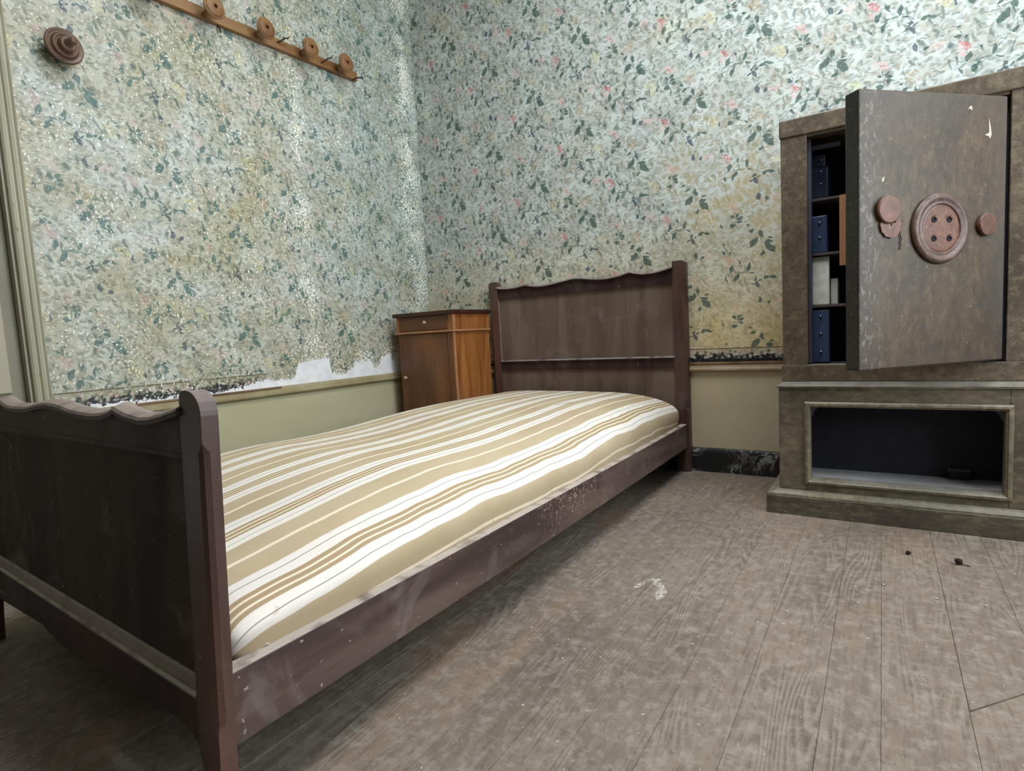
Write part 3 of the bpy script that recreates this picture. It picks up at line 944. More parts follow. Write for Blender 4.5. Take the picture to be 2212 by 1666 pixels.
obj('door_handle', lathe([(.012, 0), (.012, .03), (.024, .034), (.027, .045), (.02, .056), (0, .06)], (-.022, -2.56, 1.0), (1, 0, 0)),
    M['iron'], dr, smooth=True)

# ------------------------------------------------------------------ bed
bed = thing('bed', 'dark brown wooden single bed with scalloped headboard and footboard, smeared, with top light painted in', 'bed', (0.94, -1.05, 0))
td, ld = math.radians(2.0), math.radians(2.6)
FD = Vector((math.cos(td), -math.sin(td), 0))
FNH = Vector((math.sin(td), math.cos(td), 0))
FH = Vector((0, 0, 1)) * math.cos(ld) + FNH * math.sin(ld)
FN = FNH * math.cos(ld) - Vector((0, 0, 1)) * math.sin(ld)
FP = Vector((1.43, -2.088, 0))
SM = -0.505


def fb(s, h, t):
    return FP + FD * s + FH * h + FN * t


def mirror(pts, c):
    return pts + [(2 * c - s, h) for s, h in reversed(pts[:-1])]


def post(fn, outer, inner, sgn, hs, t0, t1, cham, top, rad, leg=None):
    """loft of 5-sided sections; outer side carries a stopped chamfer on its front arris"""
    lo, hi, cd = cham
    levels = sorted(set([0.0, lo - .02, lo, lo + .012, hi - .012, hi, hi + .012] + hs +
                        [top - rad * (1 - math.sin(a * math.pi / 16)) for a in range(0, 9)]))
    bm = bmesh.new()
    R = []
    for h in levels:
        c = 0.0008
        if lo < h < hi:
            c = cd * min(1, (h - lo) / .012, (hi - h) / .012)
            c = max(c, .0008)
        so = outer
        si = inner
        if h > top - rad:
            k = math.sqrt(max(0, rad * rad - (h - (top - rad)) ** 2))
            so = outer - sgn * (rad - k)
            r2 = rad * .35
            if h > top - r2:
                k2 = math.sqrt(max(0, r2 * r2 - (h - (top - r2)) ** 2))
                si = inner + sgn * (r2 - k2)
        if leg:
            for (ha, sa), (hb, sb) in zip(leg[:-1], leg[1:]):
                if ha <= h <= hb:
                    si = sa + (sb - sa) * (h - ha) / (hb - ha)
        R.append([bm.verts.new(fn(*p)) for p in ((si, h, t0), (so - sgn * c, h, t0), (so - sgn * c * .32, h, t0 + c * .32), (so, h, t0 + c), (so, h, t1), (si, h, t1))])
    for a, b in zip(R[:-1], R[1:]):
        for k in range(6):
            l = (k + 1) % 6
            bm.faces.new((a[k], a[l], b[l], b[k]))
    bm.faces.new(R[0])
    bm.faces.new(list(reversed(R[-1])))
    return bm


legr = [(0.0, -.030), (.06, -.033), (.094, -.037), (.112, -.0445), (.13, -.046)]
obj('footboard_post', post(fb, .004, -.046, 1, [.06, .094, .112, .13], 0, .0215, (.15, .512, .0095), .575, .03, legr), M['bed_post'], bed)
legl = [(h, 2 * SM - s) for h, s in legr]
obj('footboard_post', post(fb, 2 * SM - .004, 2 * SM + .046, -1, [.06, .094, .112, .13], 0, .0215, (.15, .512, .0095), .575, .03, legl),
    M['bed_post'], bed)
top_half = [(-.045, .549), (-.06, .546), (-.09, .540), (-.122, .535), (-.154, .533), (-.195, .537), (-.222, .542), (-.233, .5455),
            (-.245, .541), (-.277, .535), (-.31, .533), (-.343, .533), (-.397, .535), (-.43, .539), (-.47, .543), (-.505, .5445)]
ftop = mirror(top_half, SM)
obj('footboard_rail', strip(ftop, [(s, .491) for s, h in ftop], fb, .003, .0185), M['bed'], bed)
msec = [(-.005, -.005), (-.006, .001), (-.003, .005), (.003, .0075), (.010, .010), (.017, .0105), (.022, .008), (.024, .003), (.024, -.005)]
obj('footboard_moulding', sweep([(fb(s, h, 0), FN, FH) for s, h in ftop], msec), M['lit_top'], bed)
bot_half = [(-.045, .113), (-.06, .125), (-.086, .134), (-.118, .137), (-.148, .133), (-.168, .126), (-.178, .123), (-.19, .126),
            (-.217, .131), (-.251, .137), (-.297, .137), (-.358, .128), (-.407, .120), (-.458, .116), (-.505, .115)]
fbot = mirror(bot_half, SM)
obj('footboard_apron', strip([(s, .186) for s, h in fbot], fbot, fb, .003, .0185), M['bed'], bed)
lsec = [(.000, .183), (-.002, .188), (.002, .191), (.003, .194), (.007, .203), (.0095, .207), (.016, .207), (.016, .183)]
obj('footboard_ledge', sweep([(fb(s, 0, 0), FN, FH) for s in (-.046, -.964)], lsec), M['lit'], bed, label='bottom moulding with light painted on it')
obj('footboard_bead', sweep([(fb(s, 0, 0), FN, FH) for s in (-.046, -.964)],
                            [(.001, .495), (.001, .490), (.004, .486), (.007, .482), (.015, .482), (.015, .495)]), M['bed'], bed)
obj('footboard_panel', prism([(-.04, .19), (-.97, .19), (-.97, .51), (-.04, .51)], fb, .010, .016), M['bed_panel_shaded'], bed)

HY = -.046


def hb(x, z, t):
    return Vector((x, HY + t, z))


HC = (.443 + 1.432) / 2
obj('headboard_post', post(hb, 1.432, 1.377, 1, [], 0, .034, (.26, .815, .012), .886, .016), M['bed_post'], bed)
obj('headboard_post', post(hb, .443, .494, -1, [], 0, .034, (.26, .815, .012), .886, .016), M['bed_post'], bed)
htop = [(.49, .856), (.51, .850), (.547, .846), (.595, .846), (.635, .850), (.660, .8535), (.680, .849), (.726, .842), (.76, .841),
        (.793, .843), (.857, .851), (.91, .8585), (.936, .859), (.975, .854), (1.036, .845), (1.089, .843), (1.146, .849),
        (1.18, .857), (1.193, .8595), (1.21, .854), (1.25, .846), (1.30, .846), (1.34, .852), (1.38, .861)]
obj('headboard_rail', strip(htop, [(x, .799) for x, z in htop], hb, .003, .029), M['bed'], bed)
obj('headboard_moulding', sweep([(hb(x, z, 0), (0, 1, 0), (0, 0, 1)) for x, z in htop],
                                [(-.006, -.006), (-.008, -.001), (-.004, .003), (.004, .005), (.014, .008), (.026, .008), (.035, .004), (.036, -.006)]),
    M['bed'], bed)
obj('headboard_mid_rail', bx((.49, HY + .003, .443), (1.38, HY + .029, .484)), M['bed'], bed, .002)
obj('headboard_bead', sweep([(hb(x, 0, 0), (0, 1, 0), (0, 0, 1)) for x in (.494, 1.377)],
                            [(-.004, .483), (-.004, .487), (.004, .493), (.02, .493), (.02, .483)]), M['bed'], bed, label='bead with painted top light along the middle rail')
for x_ in (.4935, 1.3755):
    obj('headboard_bead', bx((x_, HY + .002, .493), (x_ + .004, HY + .012, .799)), M['bead_pale'], bed, .001)
obj('headboard_panel', bx((.485, HY + .013, .485), (1.385, HY + .021, .805)), M['bed_panel'], bed)
obj('headboard_lower_panel', bx((.485, HY + .012, .13), (1.385, HY + .020, .446)), M['bed_panel'], bed)


def side_rail(xo, xi):
    bm = bmesh.new()
    n = 10
    R = []
    for i in range(n + 1):
        f = i / n
        y = HY + f * (-2.0625 - HY)
        zb, zt = .104 + .013 * f, .204 + .010 * f
        sag = -.003 * math.sin(math.pi * f)
        R.append([bm.verts.new(p) for p in ((xo, y, zb + sag), (xo, y, zt + sag), (xi, y, zt + sag), (xi, y, zb + sag))])
    for a, b in zip(R[:-1], R[1:]):
        for k in range(4):
            l = (k + 1) % 4
            bm.faces.new((a[k], a[l], b[l], b[k]))
    bm.faces.new(R[0])
    bm.faces.new(list(reversed(R[-1])))
    return bm


obj('side_rail', side_rail(1.421, 1.393), M['bed_rail'], bed, .002)
obj('side_rail', side_rail(.453, .478), M['bed_rail'], bed, .002)
obj('bed_base', bx((.475, -2.05, .118), (1.393, HY, .135)), M['bed'], bed)


# mattress: lumpy, crowned, UV in metres of cloth
def mattress():
    cx, a = .932, .472
    y0, y1 = -2.034, -.062
    NU, NV = 84, 96
    bm = bmesh.new()
    uvl = bm.loops.layers.uv.new('UVMap')

    def ztop(x, y):
        t = (x - cx) / a
        z = .352 - ((.018 * t * t + .022 * t ** 4) if t > 0 else .005 * t * t)
        z += .009 * math.exp(-((y + .58) / .28) ** 2) - .013 * math.exp(-((y + 1.22) / .30) ** 2) - .004 * math.exp(-((y + .1) / .15) ** 2)
        z += 0.0014 * math.sin(y * 8.1 + x * 4.0) + .0008 * math.sin(x * 13 + y * 5)
        z -= .074 * max(0, (-1.45 - y) / .55) ** 1.5 * (1 - .42 * max(0, t) ** 2)
        return z
    rows = []
    for j in range(NV + 1):
        f = j / NV
        # ease the ends so that they are well sampled
        f = f - .6 * math.sin(2 * math.pi * f) / (2 * math.pi)
        y = y0 + f * (y1 - y0)
        e = min(y - y0, y1 - y)
        er = .055
        k = 1.0 if e >= er else math.sqrt(max(0.0, 1 - ((er - e) / er) ** 2.4))
        zb = .136
        row = []
        for i in range(NU):
            th = 2 * math.pi * i / NU
            c_, s_ = math.cos(th), math.sin(th)
            px = math.copysign(abs(c_) ** (.33 if c_ > 0 else .30), c_)
            pz = math.copysign(abs(s_) ** (.50 if c_ > 0 else .45), s_)
            shr = a - .020 * (1 - k) * (1 if y < -1 else 1.2)
            x = cx + px * shr
            zt = ztop(min(max(x, cx - a), cx + a), y)
            mid = .232
            if pz >= 0:
                z = mid + (zt - mid) * pz * (0.35 + .65 * k)
            else:
                z = mid + (mid - zb) * pz * (0.5 + .5 * k)
                x -= math.copysign(.014, px) * min(1, abs(pz) * 1.5) * min(1, abs(px))
            row.append((x, y, z))
        # arc length measured from the crown
        top = NU // 4
        arc = [0.0] * NU
        for d in (1, -1):
            s = 0.0
            for q in range(1, NU // 2 + 1):
                i0, i1 = (top + d * (q - 1)) % NU, (top + d * q) % NU
                s += math.hypot(row[i1][0] - row[i0][0], row[i1][2] - row[i0][2])
                if q < NU // 2 or d == 1:
                    arc[i1] = s if d == -1 else -s
        sk = max(0.0, (-.9 - y) / 1.1)
        row = [(px_, py_ + .040 * (1.42 - px_) * sk, pz_) for px_, py_, pz_ in row]
        rows.append(([bm.verts.new(p) for p in row], arc, y))
    for (a_, ua, ya), (b_, ub, yb) in zip(rows[:-1], rows[1:]):
        for i in range(NU):
            l = (i + 1) % NU
            fc = bm.faces.new((a_[i], b_[i], b_[l], a_[l]))
            uu = [(ua[i], ya), (ub[i], yb), (ub[l], yb), (ua[l], ya)]
            if max(u for u, _ in uu) - min(u for u, _ in uu) > .4:
                uu = [(uu[0][0], v) for _, v in uu]
            for lp, w in zip(fc.loops, uu):
                lp[uvl].uv = w
            fc.smooth = True
    for r in (rows[0], rows[-1]):
        cen = Vector((0, 0, 0))
        for v in r[0]:
            cen += v.co
        cv = bm.verts.new(cen / NU)
        for i in range(NU):
            l = (i + 1) % NU
            fc = bm.faces.new((r[0][i], r[0][l], cv))
            for lp, w in zip(fc.loops, ((r[1][i], r[2]), (r[1][i], r[2]), (r[1][i], r[2]))):
                lp[uvl].uv = w
            fc.smooth = True
    return bm


mt = obj('mattress', mattress(), M['ticking'])
mt['label'] = 'beige mattress with white striped ticking lying on the wooden bed'
mt['category'] = 'mattress'

# ------------------------------------------------------------------ nightstand in the corner
ns = thing('nightstand', 'small reddish walnut bedside cupboard with a dark top in the corner by the headboard', 'nightstand', (.26, -.2, 0))
nx0, nx1, nyf, nyb = .083, .437, -.35, -.055
obj('body', boxes(((nx0, nyf + .014, .045), (nx1, nyb, .650))), M['walnut_side'], ns, .002)
obj('drawer_case', bx((nx0 - .004, nyf + .006, .660), (nx1 + .004, nyb, .733)), M['walnut_side'], ns, .002)
obj('top', bx((nx0 - .014, nyf - .012, .733), (nx1 + .016, nyb + .004, .752)), M['stand_top'], ns, .003, label='dark top board')
obj('ledge_moulding', bx((nx0 - .012, nyf - .008, .650), (nx1 + .012, nyb, .660)), M['edge_wood'], ns, .002)
obj('corner_bead', bx((nx1 - .004, nyf + .004, .660), (nx1 + .008, nyf + .016, .733)), M['edge_wood'], ns, .002)
obj('corner_bead', bx((nx1 - .008, nyf + .008, .045), (nx1 + .003, nyf + .018, .650)), M['edge_wood'], ns, .002)
dw = obj('drawer', bx((nx0 + .022, nyf, .664), (nx1 - .03, nyf + .01, .729)), M['walnut_dark'], ns, .002)
obj('drawer_knob', lathe([(.004, 0), (.004, .008), (.008, .011), (.009, .016), (.006, .02), (0, .021)], (.279, nyf, .701), (0, -1, 0), 16),
    M['knob_pale'], dw, smooth=True)
obj('pilaster', bx((nx0 - .002, nyf + .003, .660), (nx0 + .018, nyf + .012, .733)), M['walnut_side'], ns, .002)
cd = obj('cupboard_door', bx((nx0 + .006, nyf + .004, .055), (nx1 - .042, nyf + .016, .644)), M['walnut'], ns, .002)
obj('door_knob', lathe([(.004, 0), (.004, .008), (.008, .011), (.009, .016), (.006, .02), (0, .021)], (.128, nyf + .004, .436), (0, -1, 0), 16),
    M['knob_pale'], cd, smooth=True)
obj('stile', bx((nx1 - .040, nyf + .006, .045), (nx1 - .009, nyf + .016, .648)), M['walnut'], ns, .002)
for x in (nx0, nx1 - .04):
    for y in (nyf + .014, nyb - .04):
        obj('leg', bx((x, y, 0), (x + .04, y + .04, .045)), M['walnut'], ns, .003)

# ------------------------------------------------------------------ safe stand
st = thing('safe_stand', 'grey-brown painted low cabinet with an open dark niche, carrying the safe', 'cabinet', (2.15, -.24, 0))
SX0, SX1, SYF, SYB = 1.832, 2.474, -.450, -.03
obj('plinth', bx((SX0 - .036, -.474, 0), (SX1 + .036, SYB, .060)), M['plinth'], st, .002)
bmp = bmesh.new()
prev = None
for dz, ex in ((.060, .034), (.066, .034), (.0685, .031), (.0715, .018), (.0735, .012), (.078, .008)):
    yy = SYF - ex * .66
    ring = [bmp.verts.new(p) for p in ((SX0 - ex, yy, dz), (SX1 + ex, yy, dz), (SX1 + ex, SYB, dz), (SX0 - ex, SYB, dz))]
    if prev:
        for k in range(4):
            l = (k + 1) % 4
            bmp.faces.new((prev[k], prev[l], ring[l], ring[k]))
    else:
        bmp.faces.new(ring)
    prev = ring
bmp.faces.new(list(reversed(prev)))
obj('plinth_moulding', bmp, M['bead'], st)
NX0, NX1, NZ0, NZ1, NYB = 1.913, 2.394, .107, .353, -.305
obj('front_stile', bx((SX0, SYF, .078), (NX0, SYF + .03, .404)), M['stand'], st, .003)
obj('front_stile', bx((NX1, SYF, .078), (SX1, SYF + .03, .404)), M['stand'], st, .003)
obj('front_rail', bx((NX0, SYF, NZ1), (NX1, SYF + .03, .404)), M['stand'], st)
obj('front_rail', bx((NX0, SYF, .078), (NX1, SYF + .03, NZ0)), M['stand'], st)
obj('side_panel', bx((SX0, SYF + .03, .078), (SX0 + .02, SYB, .404)), M['stand'], st)
obj('side_panel', bx((SX1 - .02, SYF + .03, .078), (SX1, SYB, .404)), M['stand'], st)
bmt = bmesh.new()
prev = None
for dz, ex in ((.404, .004), (.410, .004), (.414, .000), (.422, -.012)):
    ring = [bmt.verts.new(p) for p in ((SX0 - ex, SYF - ex, dz), (SX1 + ex, SYF - ex, dz), (SX1 + ex, SYB, dz), (SX0 - ex, SYB, dz))]
    if prev:
        for k in range(4):
            l = (k + 1) % 4
            bmt.faces.new((prev[k], prev[l], ring[l], ring[k]))
    else:
        bmt.faces.new(ring)
    prev = ring
bmt.faces.new(list(reversed(prev)))
obj('top_board', bmt, M['stand'], st)
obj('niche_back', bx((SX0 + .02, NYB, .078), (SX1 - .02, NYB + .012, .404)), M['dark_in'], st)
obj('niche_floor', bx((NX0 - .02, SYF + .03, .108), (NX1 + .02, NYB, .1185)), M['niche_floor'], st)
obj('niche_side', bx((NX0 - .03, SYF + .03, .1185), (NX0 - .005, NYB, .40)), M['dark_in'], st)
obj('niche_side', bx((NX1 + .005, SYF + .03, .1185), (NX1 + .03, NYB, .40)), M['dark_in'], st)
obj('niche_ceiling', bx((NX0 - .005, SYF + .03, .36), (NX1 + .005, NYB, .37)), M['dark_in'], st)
# bead round the opening
bsec = [(-.008, -.004), (-.008, .005), (-.004, .009), (.002, .010), (.005, .006), (.008, .004), (.010, -.02), (.004, -.02)]


def frame(name, x0, x1, z0, z1, y, sec, mat, parent):
    """mitred moulding round a rectangle in a plane y = const; sec (inward, forward)"""
    bm = bmesh.new()
    R = []
    for (px, pz, sx, sz) in ((x0, z0, 1, 1), (x1, z0, -1, 1), (x1, z1, -1, -1), (x0, z1, 1, -1)):
        R.append([bm.verts.new((px + sx * a, y - b, pz + sz * a)) for a, b in sec])
    n = len(sec)
    for i in range(4):
        p, q = R[i], R[(i + 1) % 4]
        for k in range(n):
            l = (k + 1) % n
            bm.faces.new((p[k], p[l], q[l], q[k]))
    return obj(name, bm, mat, parent)


frame('niche_bead', NX0, NX1, NZ0, NZ1, SYF, bsec, M['bead'], st)
for sx, xx in ((1, NX0 + .006), (-1, NX1 - .006)):
    arcp = [(xx, .3445), (xx + sx * .030, .3445), (xx + sx * .022, .340), (xx + sx * .016, .334), (xx + sx * .011, .326), (xx + sx * .006, .312),
            (xx, .308)]
    obj('corner_gusset', prism(arcp, lambda u, v, t: (u, t, v), SYF + .022, SYF + .027), M['jamb'], st)

# ------------------------------------------------------------------ safe
sf = thing('safe', 'old grey-brown painted safe with its thick door ajar, standing on the low cabinet', 'safe', (2.15, -.22, .422))
FX0, FX1, FYF, FYB = 1.840, 2.466, -.428, -.03
OX0, OX1, OZ0, OZ1 = 1.915, 2.386, .4775, 1.167
obj('bottom_rail', bx((FX0, FYF, .422), (FX1, FYF + .05, OZ0 - .003)), M['safe'], sf, .002)
obj('stile', bx((FX0 + .003, FYF + .002, OZ0 - .003), (OX0, FYF + .05, 1.174)), M['safe'], sf, .002)
obj('stile', bx((OX1, FYF + .002, OZ0 - .003), (FX1 - .003, FYF + .05, 1.174)), M['safe'], sf, .002)
obj('top_rail', bx((FX0, FYF - .002, 1.174), (FX1, FYF + .05, 1.228)), M['safe'], sf, .004)
obj('lintel', bx((OX0, FYF + .006, OZ1), (OX1, FYF + .05, 1.174)), M['safe'], sf)
obj('side_panel', bx((FX0 + .003, FYF + .05, .422), (FX0 + .03, FYB, 1.174)), M['safe'], sf)
obj('side_panel', bx((FX1 - .03, FYF + .05, .422), (FX1 - .003, FYB, 1.174)), M['safe'], sf)
obj('top_panel', bx((FX0 + .002, FYF + .05, 1.174), (FX1 - .002, FYB, 1.226)), M['safe'], sf)
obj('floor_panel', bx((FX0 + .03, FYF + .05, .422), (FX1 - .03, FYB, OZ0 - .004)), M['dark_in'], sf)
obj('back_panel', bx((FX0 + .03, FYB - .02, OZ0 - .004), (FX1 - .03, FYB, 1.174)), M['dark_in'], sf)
obj('inner_jamb', bx((OX0 + .0, FYF + .03, OZ0), (OX0 + .008, FYF + .075, OZ1)), M['jamb'], sf, .001, label='blue-grey metal jamb')
obj('inner_jamb', bx((OX1 - .008, FYF + .03, OZ0), (OX1, FYF + .075, OZ1)), M['jamb'], sf, .001)
obj('inner_rail', bx((OX0 + .008, FYF + .07, 1.140), (OX0 + .085, FYF + .085, 1.153)), M['jamb'], sf, .001)
SH = (.660, .823, .992)
for z in SH:
    obj('shelf', bx((FX0 + .03, FYF + .075, z - .008), (FX1 - .03, FYB - .02, z)), M['shelf'], sf, .001)
obj('divider_strip', bx((OX0 + .083, FYF + .052, .776), (OX0 + .103, FYF + .074, .988)), M['batten'], sf, .001, label='pale bare wood strip')

# door, hinged on the right, opened about 46 degrees
th = math.radians(46.28)
DD = Vector((math.cos(th), math.sin(th), 0))          # free edge -> hinge
DN = Vector((-math.sin(th), math.cos(th), 0))         # towards the inside
DP = Vector((2.0604, -.7640, 0))
DW, DT, DZ0, DZ1 = .4605, .043, .4815, 1.1605


def dp(s, z, t):
    v = DP + DD * s + DN * t
    return Vector((v.x, v.y, z))


dbm = prism([(0, DZ0), (DW, DZ0), (DW, DZ1), (0, DZ1)], dp, 0, DT)
# grime coordinates of the door leaf are taken from its own faces
door = obj('safe_door', dbm, M['safe_door'], sf, .004)
door.data.materials.append(M['safe_edge'])
for p in door.data.polygons:
    if abs(p.normal.dot(DN)) < .3 and abs(p.normal.z) < .3:
        p.material_index = 1
fw = -DN


def on_door(s, z):
    return dp(s, z, 0)


obj('boss_rim', lathe([(.060, 0.0), (.0865, 0.0), (.088, .005), (.0855, .0105), (.079, .0135), (.073, .0125), (.0685, .0085), (.066, .0085), (.063, .0105), (.0605, .0095), (.0595, .006), (.0595, 0)],
                      on_door(.241, .827), fw, 40), M['boss_rim'], door, smooth=True, label='round moulded rim')
bp = obj('boss_plate', lathe([(.0, .0), (.0635, .0), (.0635, .004), (.058, .0075), (.054, .0085), (0, .0085)], on_door(.241, .827), fw, 40),
         M['terracotta'], door, label='pinkish round plate with four sockets')
o_ = bpy.data.objects
for ds, dz in ((-.0235, .0225), (.0245, .0225), (-.0235, -.0245), (.0245, -.0245)):
    b2 = lathe([(.0, .0075), (.0075, .0075), (.0085, .0098), (.0065, .0105), (.005, .009), (0, .0088)], on_door(.241 + ds, .827 + dz), fw, 12)
    obj('socket', b2, M['dark_in'], door, smooth=False)
    obj('socket_lug', transform(bx((-.003, -.010, -.004), (.003, -.001, .004)),
                                Matrix.Translation(on_door(.241 + ds + .003, .827 + dz + .004) + fw * .005) @
                                Matrix.Rotation(th, 4, 'Z') @ Matrix.Rotation(.7, 4, 'Y')), M['terracotta'], door, .001)
obj('keyhole_cover', lathe([(0, .004), (.031, .004), (.0335, .007), (.0335, .011), (.031, .013), (0, .0135)], on_door(.079, .874), fw, 28),
    M['terracotta'], door, label='pinkish keyhole cover disc')
# broken lower disc, its edge eaten away on the right
pts = []
for k in range(30):
    a = math.radians(-250 + k * 300 / 29)
    r = .0315 + (.0012 * math.sin(k * 2.1))
    pts.append((.090 + r * math.cos(a), .838 + r * math.sin(a)))
pts += [(.107, .853), (.103, .843), (.094, .842), (.090, .834)]
try:
    obj('broken_disc', prism([p for p in pts], lambda u, v, t: dp(u, v, t), -.0055, 0.0), M['terracotta'], door, label='chipped lower disc')
except Exception as ex:
    print('broken disc', ex)
obj('door_knob', lathe([(0, 0), (.026, 0), (.028, .003), (.0285, .009), (.0265, .012), (0, .0125)], on_door(.389, .835), fw, 28), M['terracotta'],
    door, label='small pinkish round boss')


def tube(pts, r, n=6, bm=None):
    bm = bm or bmesh.new()
    pts = [Vector(p) for p in pts]
    R = []
    for i, p in enumerate(pts):
        d = (pts[min(i + 1, len(pts) - 1)] - pts[max(i - 1, 0)]).normalized()
        t = Vector((0, 0, 1)) if abs(d.z) < .9 else Vector((1, 0, 0))
        a = d.cross(t).normalized()
        b = d.cross(a)
        R.append([bm.verts.new(p + a * r * math.cos(2 * math.pi * k / n) + b * r * math.sin(2 * math.pi * k / n)) for k in range(n)])
    for a, b in zip(R[:-1], R[1:]):
        for k in range(n):
            l = (k + 1) % n
            bm.faces.new((a[k], a[l], b[l], b[k]))
    bm.faces.new(R[0])
    bm.faces.new(list(reversed(R[-1])))
    return bm


obj('wire', tube([on_door(s, z) + fw * .003 for s, z in ((.106, .838), (.112, .848), (.118, .852), (.124, .846), (.123, .832), (.119, .818),
                                                         (.121, .810), (.125, .803), (.120, .796), (.122, .787), (.119, .778))], .0013),
    M['iron'], door, label='dark wire hanging from the keyhole')
for pl in ([(.398, 1.104), (.404, 1.080), (.407, 1.062), (.402, 1.052), (.398, 1.058), (.385, 1.061), (.399, 1.067)],
           [(.330, 1.122), (.336, 1.130), (.342, 1.131), (.343, 1.119), (.337, 1.124)],
           [(.066, .943), (.068, .950), (.075, .956), (.073, .948), (.070, .942)]):
    obj('cobweb_fleck', prism(pl, dp, -.0008, 0.0002), M['flake'], door, label='white cobweb fleck')  # cobweb bits and a white speck, cut as flat flecks

# things on the shelves


def studded_box(name, label, x0, x1, y0, z0, z1, mat, studs, grp='studded boxes on the safe shelves'):
    t = thing(name, label, 'box', (x0, y0, z0), grp)
    obj('cover', bx((x0, y0, z0), (x1, -.12, z1)), mat, t, .004)
    for sx, sz in studs:
        obj('stud', lathe([(.0045, 0), (.004, .003), (.002, .0045), (0, .005)], (x0 + sx, y0, z0 + sz), (0, -1, 0), 10), M['stud'], t, smooth=True)
    return t


BX0, BY = FX0 + .034, FYF + .085
studded_box('studded_box', 'dark navy studded box standing on the highest shelf of the safe', BX0, 1.966, BY, .9925, 1.088, M['navy'],
            [(.072, .082), (.072, .045)])
studded_box('studded_box', 'flat near-black box on top of the navy box inside the safe', BX0, 1.958, BY + .01, 1.089, 1.128, M['navy'], [(.072, .022)])
studded_box('studded_box', 'blue studded box on the second shelf from the top, behind the pale strip', BX0, 1.963, BY, .8235, .940, M['blue'],
            [(.068, .094), (.068, .048)])
studded_box('studded_box', 'tall blue box with three studs on the floor of the safe', BX0, 1.968, BY - .006, OZ0 - .0035, .645, M['blue'],
            [(.070, .150), (.070, .095), (.070, .036)])
t = thing('mottled_board', 'pale mottled grey card box on the third shelf of the safe', 'box', (BX0, BY, .6605))
obj('front', bx((BX0, BY, .6605), (1.968, BY + .05, .812)), M['board'], t, .002)
t2 = thing('paper_bundle', 'narrow pale upright bundle beside the mottled card box', 'papers', (1.971, BY + .03, .6605))
obj('sheets', bx((1.970, BY + .03, .6605), (1.990, BY + .12, .742)), M['board'], t2, .002)
t3 = thing('small_dark_box', 'small dark box at the back of the open niche under the safe', 'box', (2.30, -.33, .1185))
obj('case', bx((2.275, -.330, .119), (2.327, -.3055, .145)), M['dark_in'], t3, .002)
obj('lid', bx((2.274, -.331, .145), (2.328, -.3055, .149)), M['jamb'], t3, .001)

# ------------------------------------------------------------------ peg rail and turned peg on the left wall
PZ = lambda y: 1.875 + (y + .55) * .026
pr = thing('peg_rail', 'pale wooden peg rail with round disc pegs fixed high on the left wall', 'coat rack', (0, -1.1, PZ(-1.1)))
ra = math.atan(.026)
rbm = bmesh.new()
y0r, y1r = -1.47, -.425
vs = [(y0r, PZ(y0r) - .021), (y1r, PZ(y1r) - .021), (y1r, PZ(y1r) + .019), (y0r, PZ(y0r) + .019)]
obj('rail_board', prism(vs, lambda u, v, t: (t, u, v), 0.0005, .022), M['peg'], pr, .002)
PEG = [(0, 0), (.011, 0), (.0105, .02), (.010, .042), (.014, .052), (.030, .057), (.037, .060), (.0395, .064), (.0395, .0675), (.0372, .0705),
       (.0352, .0680), (.0335, .0680), (.0325, .0715), (.030, .0735), (.018, .0765), (.0075, .0775), (.0065, .075), (0, .075)]
peg0 = None
for i, py in enumerate((-.547, -.738, -.947, -1.155, -1.363)):
    zz = PZ(py) - (.006 if i >= 3 else 0)
    if peg0 is None:
        peg0 = obj('peg', lathe(PEG, (.021, py, zz), (1, 0, .04), 30), M['peg'], pr, smooth=False)
        for p in peg0.data.polygons:
            p.use_smooth = True
        hole0 = obj('peg_hole', lathe([(0, .0755), (.0062, .0755), (.0058, .0785), (0, .0782)], (.021, py, zz), (1, 0, .04), 10), M['peg_dark'], peg0)
        base = (py, zz)
    else:
        pc = peg0.copy()
        COL.objects.link(pc)
        pc.parent = pr
        pc.location = (0, py - base[0], zz - base[1])
        hc = hole0.copy()
        COL.objects.link(hc)
        hc.parent = pc
for hy, dz, up in ((-.835, .012, .024), (-.617, .004, .03), (-.436, -.012, -.004)):
    z = PZ(hy) + dz
    obj('hook_nail', tube([(.018, hy - .02, z - .012), (.036, hy - .008, z - .004), (.046, hy + .004, z + up * .35), (.050, hy + .012, z + up * .3),
                           (.052, hy + .018, z + up * .6)], .0032), M['iron'], pr, label='bent rusty nail')
obj('hook_nail', tube([(.012, -1.10, PZ(-1.10) - .02), (.016, -1.098, PZ(-1.10) - .032), (.014, -1.094, PZ(-1.1) - .045)], .003), M['iron'], pr)
kb = thing('wall_peg', 'single dark turned wooden knob on the papered left wall near the doorway', 'wall hook', (0, -1.628, 1.556))
ko, ka = (0.0005, -1.628, 1.556), (1, .06, -.01)
obj('stem', lathe([(0, 0), (.024, 0), (.021, .006), (.016, .012), (.015, .03), (.020, .038), (0, .038)], ko, ka, 28), M['wall_peg'], kb, smooth=True)
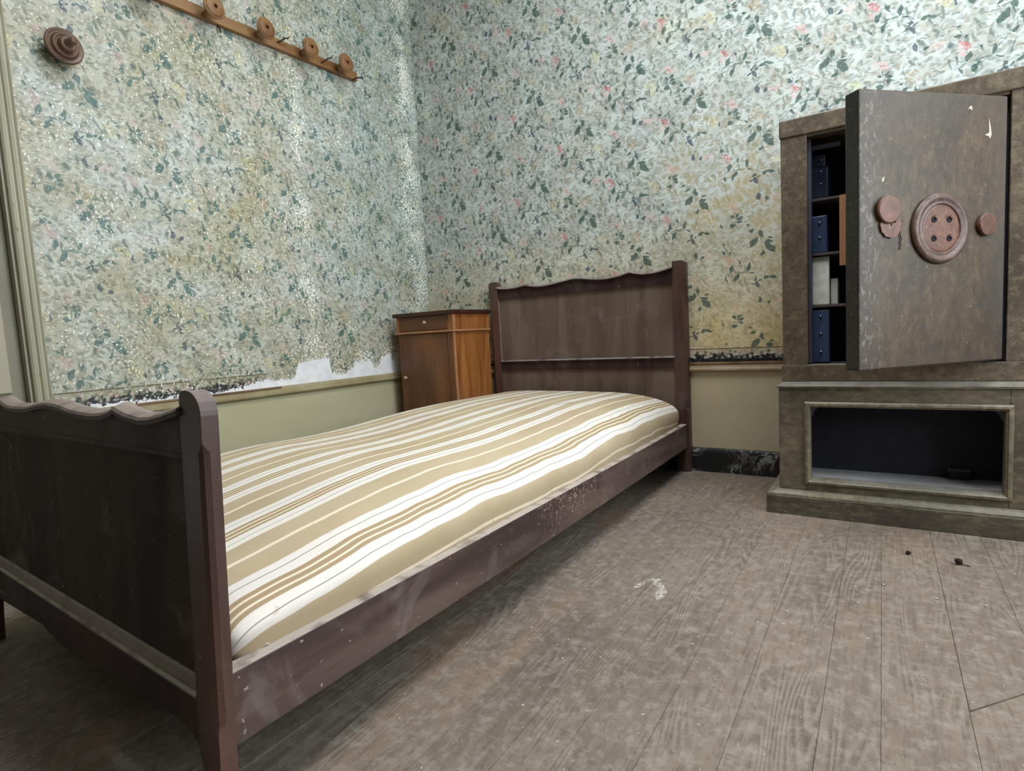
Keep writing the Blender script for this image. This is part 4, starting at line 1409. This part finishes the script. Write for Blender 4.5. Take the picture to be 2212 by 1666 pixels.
obj('disc', lathe([(0, .036), (.030, .037), (.044, .041), (.0495, .046), (.0508, .051), (.0495, .055), (.046, .0555), (.041, .052), (.037, .052),
                   (.0355, .058), (.033, .063), (.0285, .0635), (.0255, .059), (.0225, .059), (.0215, .068), (.0205, .0765), (.0175, .080),
                   (.0145, .0785), (.0115, .079), (.0105, .090), (.0115, .099), (.0108, .107), (.008, .112), (0, .113)], ko, ka, 36), M['wall_peg'], kb, smooth=True)

# ------------------------------------------------------------------ litter


def lump(name, label, cat, x, y, z, r, mat, seed, flat=.5, group=None, rz=0.0, lx=1.0):
    rr = random.Random(seed)
    bm = bmesh.new()
    bmesh.ops.create_icosphere(bm, subdivisions=2, radius=r)
    for v in bm.verts:
        k = 1 + rr.uniform(-.25, .25)
        v.co = Vector((v.co.x * k * lx, v.co.y * k, v.co.z * k * flat))
    zmin = min(v.co.z for v in bm.verts)
    bmesh.ops.rotate(bm, verts=bm.verts, cent=(0, 0, 0), matrix=Matrix.Rotation(rz, 3, 'Z'))
    bmesh.ops.translate(bm, verts=bm.verts, vec=(0, 0, -zmin))
    o = obj(name, bm, mat)
    o.location = (x, y, z)
    o['label'] = label
    o['category'] = cat
    if group:
        o['group'] = group
    return o


lump('dirt_crumb', 'small round dark crumb on the floorboards before the safe stand', 'debris', 2.166, -.691, .001, .0062, M['crumb'], 1, .6)
cr = lump('dark_scrap', 'curled dark scrap with a thin tail on the floor, right of the round crumb', 'debris', 2.266, -.714, .001, .0085, M['crumb'], 2, .7)
obj('tail', tube([(2.270, -.716, .004), (2.279, -.720, .003), (2.288, -.721, .002)], .0012, 5), M['crumb'], cr)
FLK = [(1.75, -.879, .0024, 'left of the white scuff'), (2.209, -.943, .0024, ''), (2.112, -.915, .0022, ''), (1.940, -1.143, .002, ''),
       (2.292, -.938, .002, ''), (1.80, -1.36, .0022, ''), (1.49, -1.45, .002, ''), (1.60, -1.52, .002, '')]
for i, (x, y, r, _) in enumerate(FLK):
    lump('paint_flake', 'tiny white paint flake lying on the worn floorboards', 'debris', x, y, .0008, r, M['flake'], 20 + i, .35,
         'white flakes scattered over the floor', i * .7, 1.5)
lump('plaster_chip', 'white oval chip on the mattress edge next to the footboard post', 'debris', 1.3955, -1.99, .2125, .0048, M['flake'], 50, .6, None, .6, 1.5)
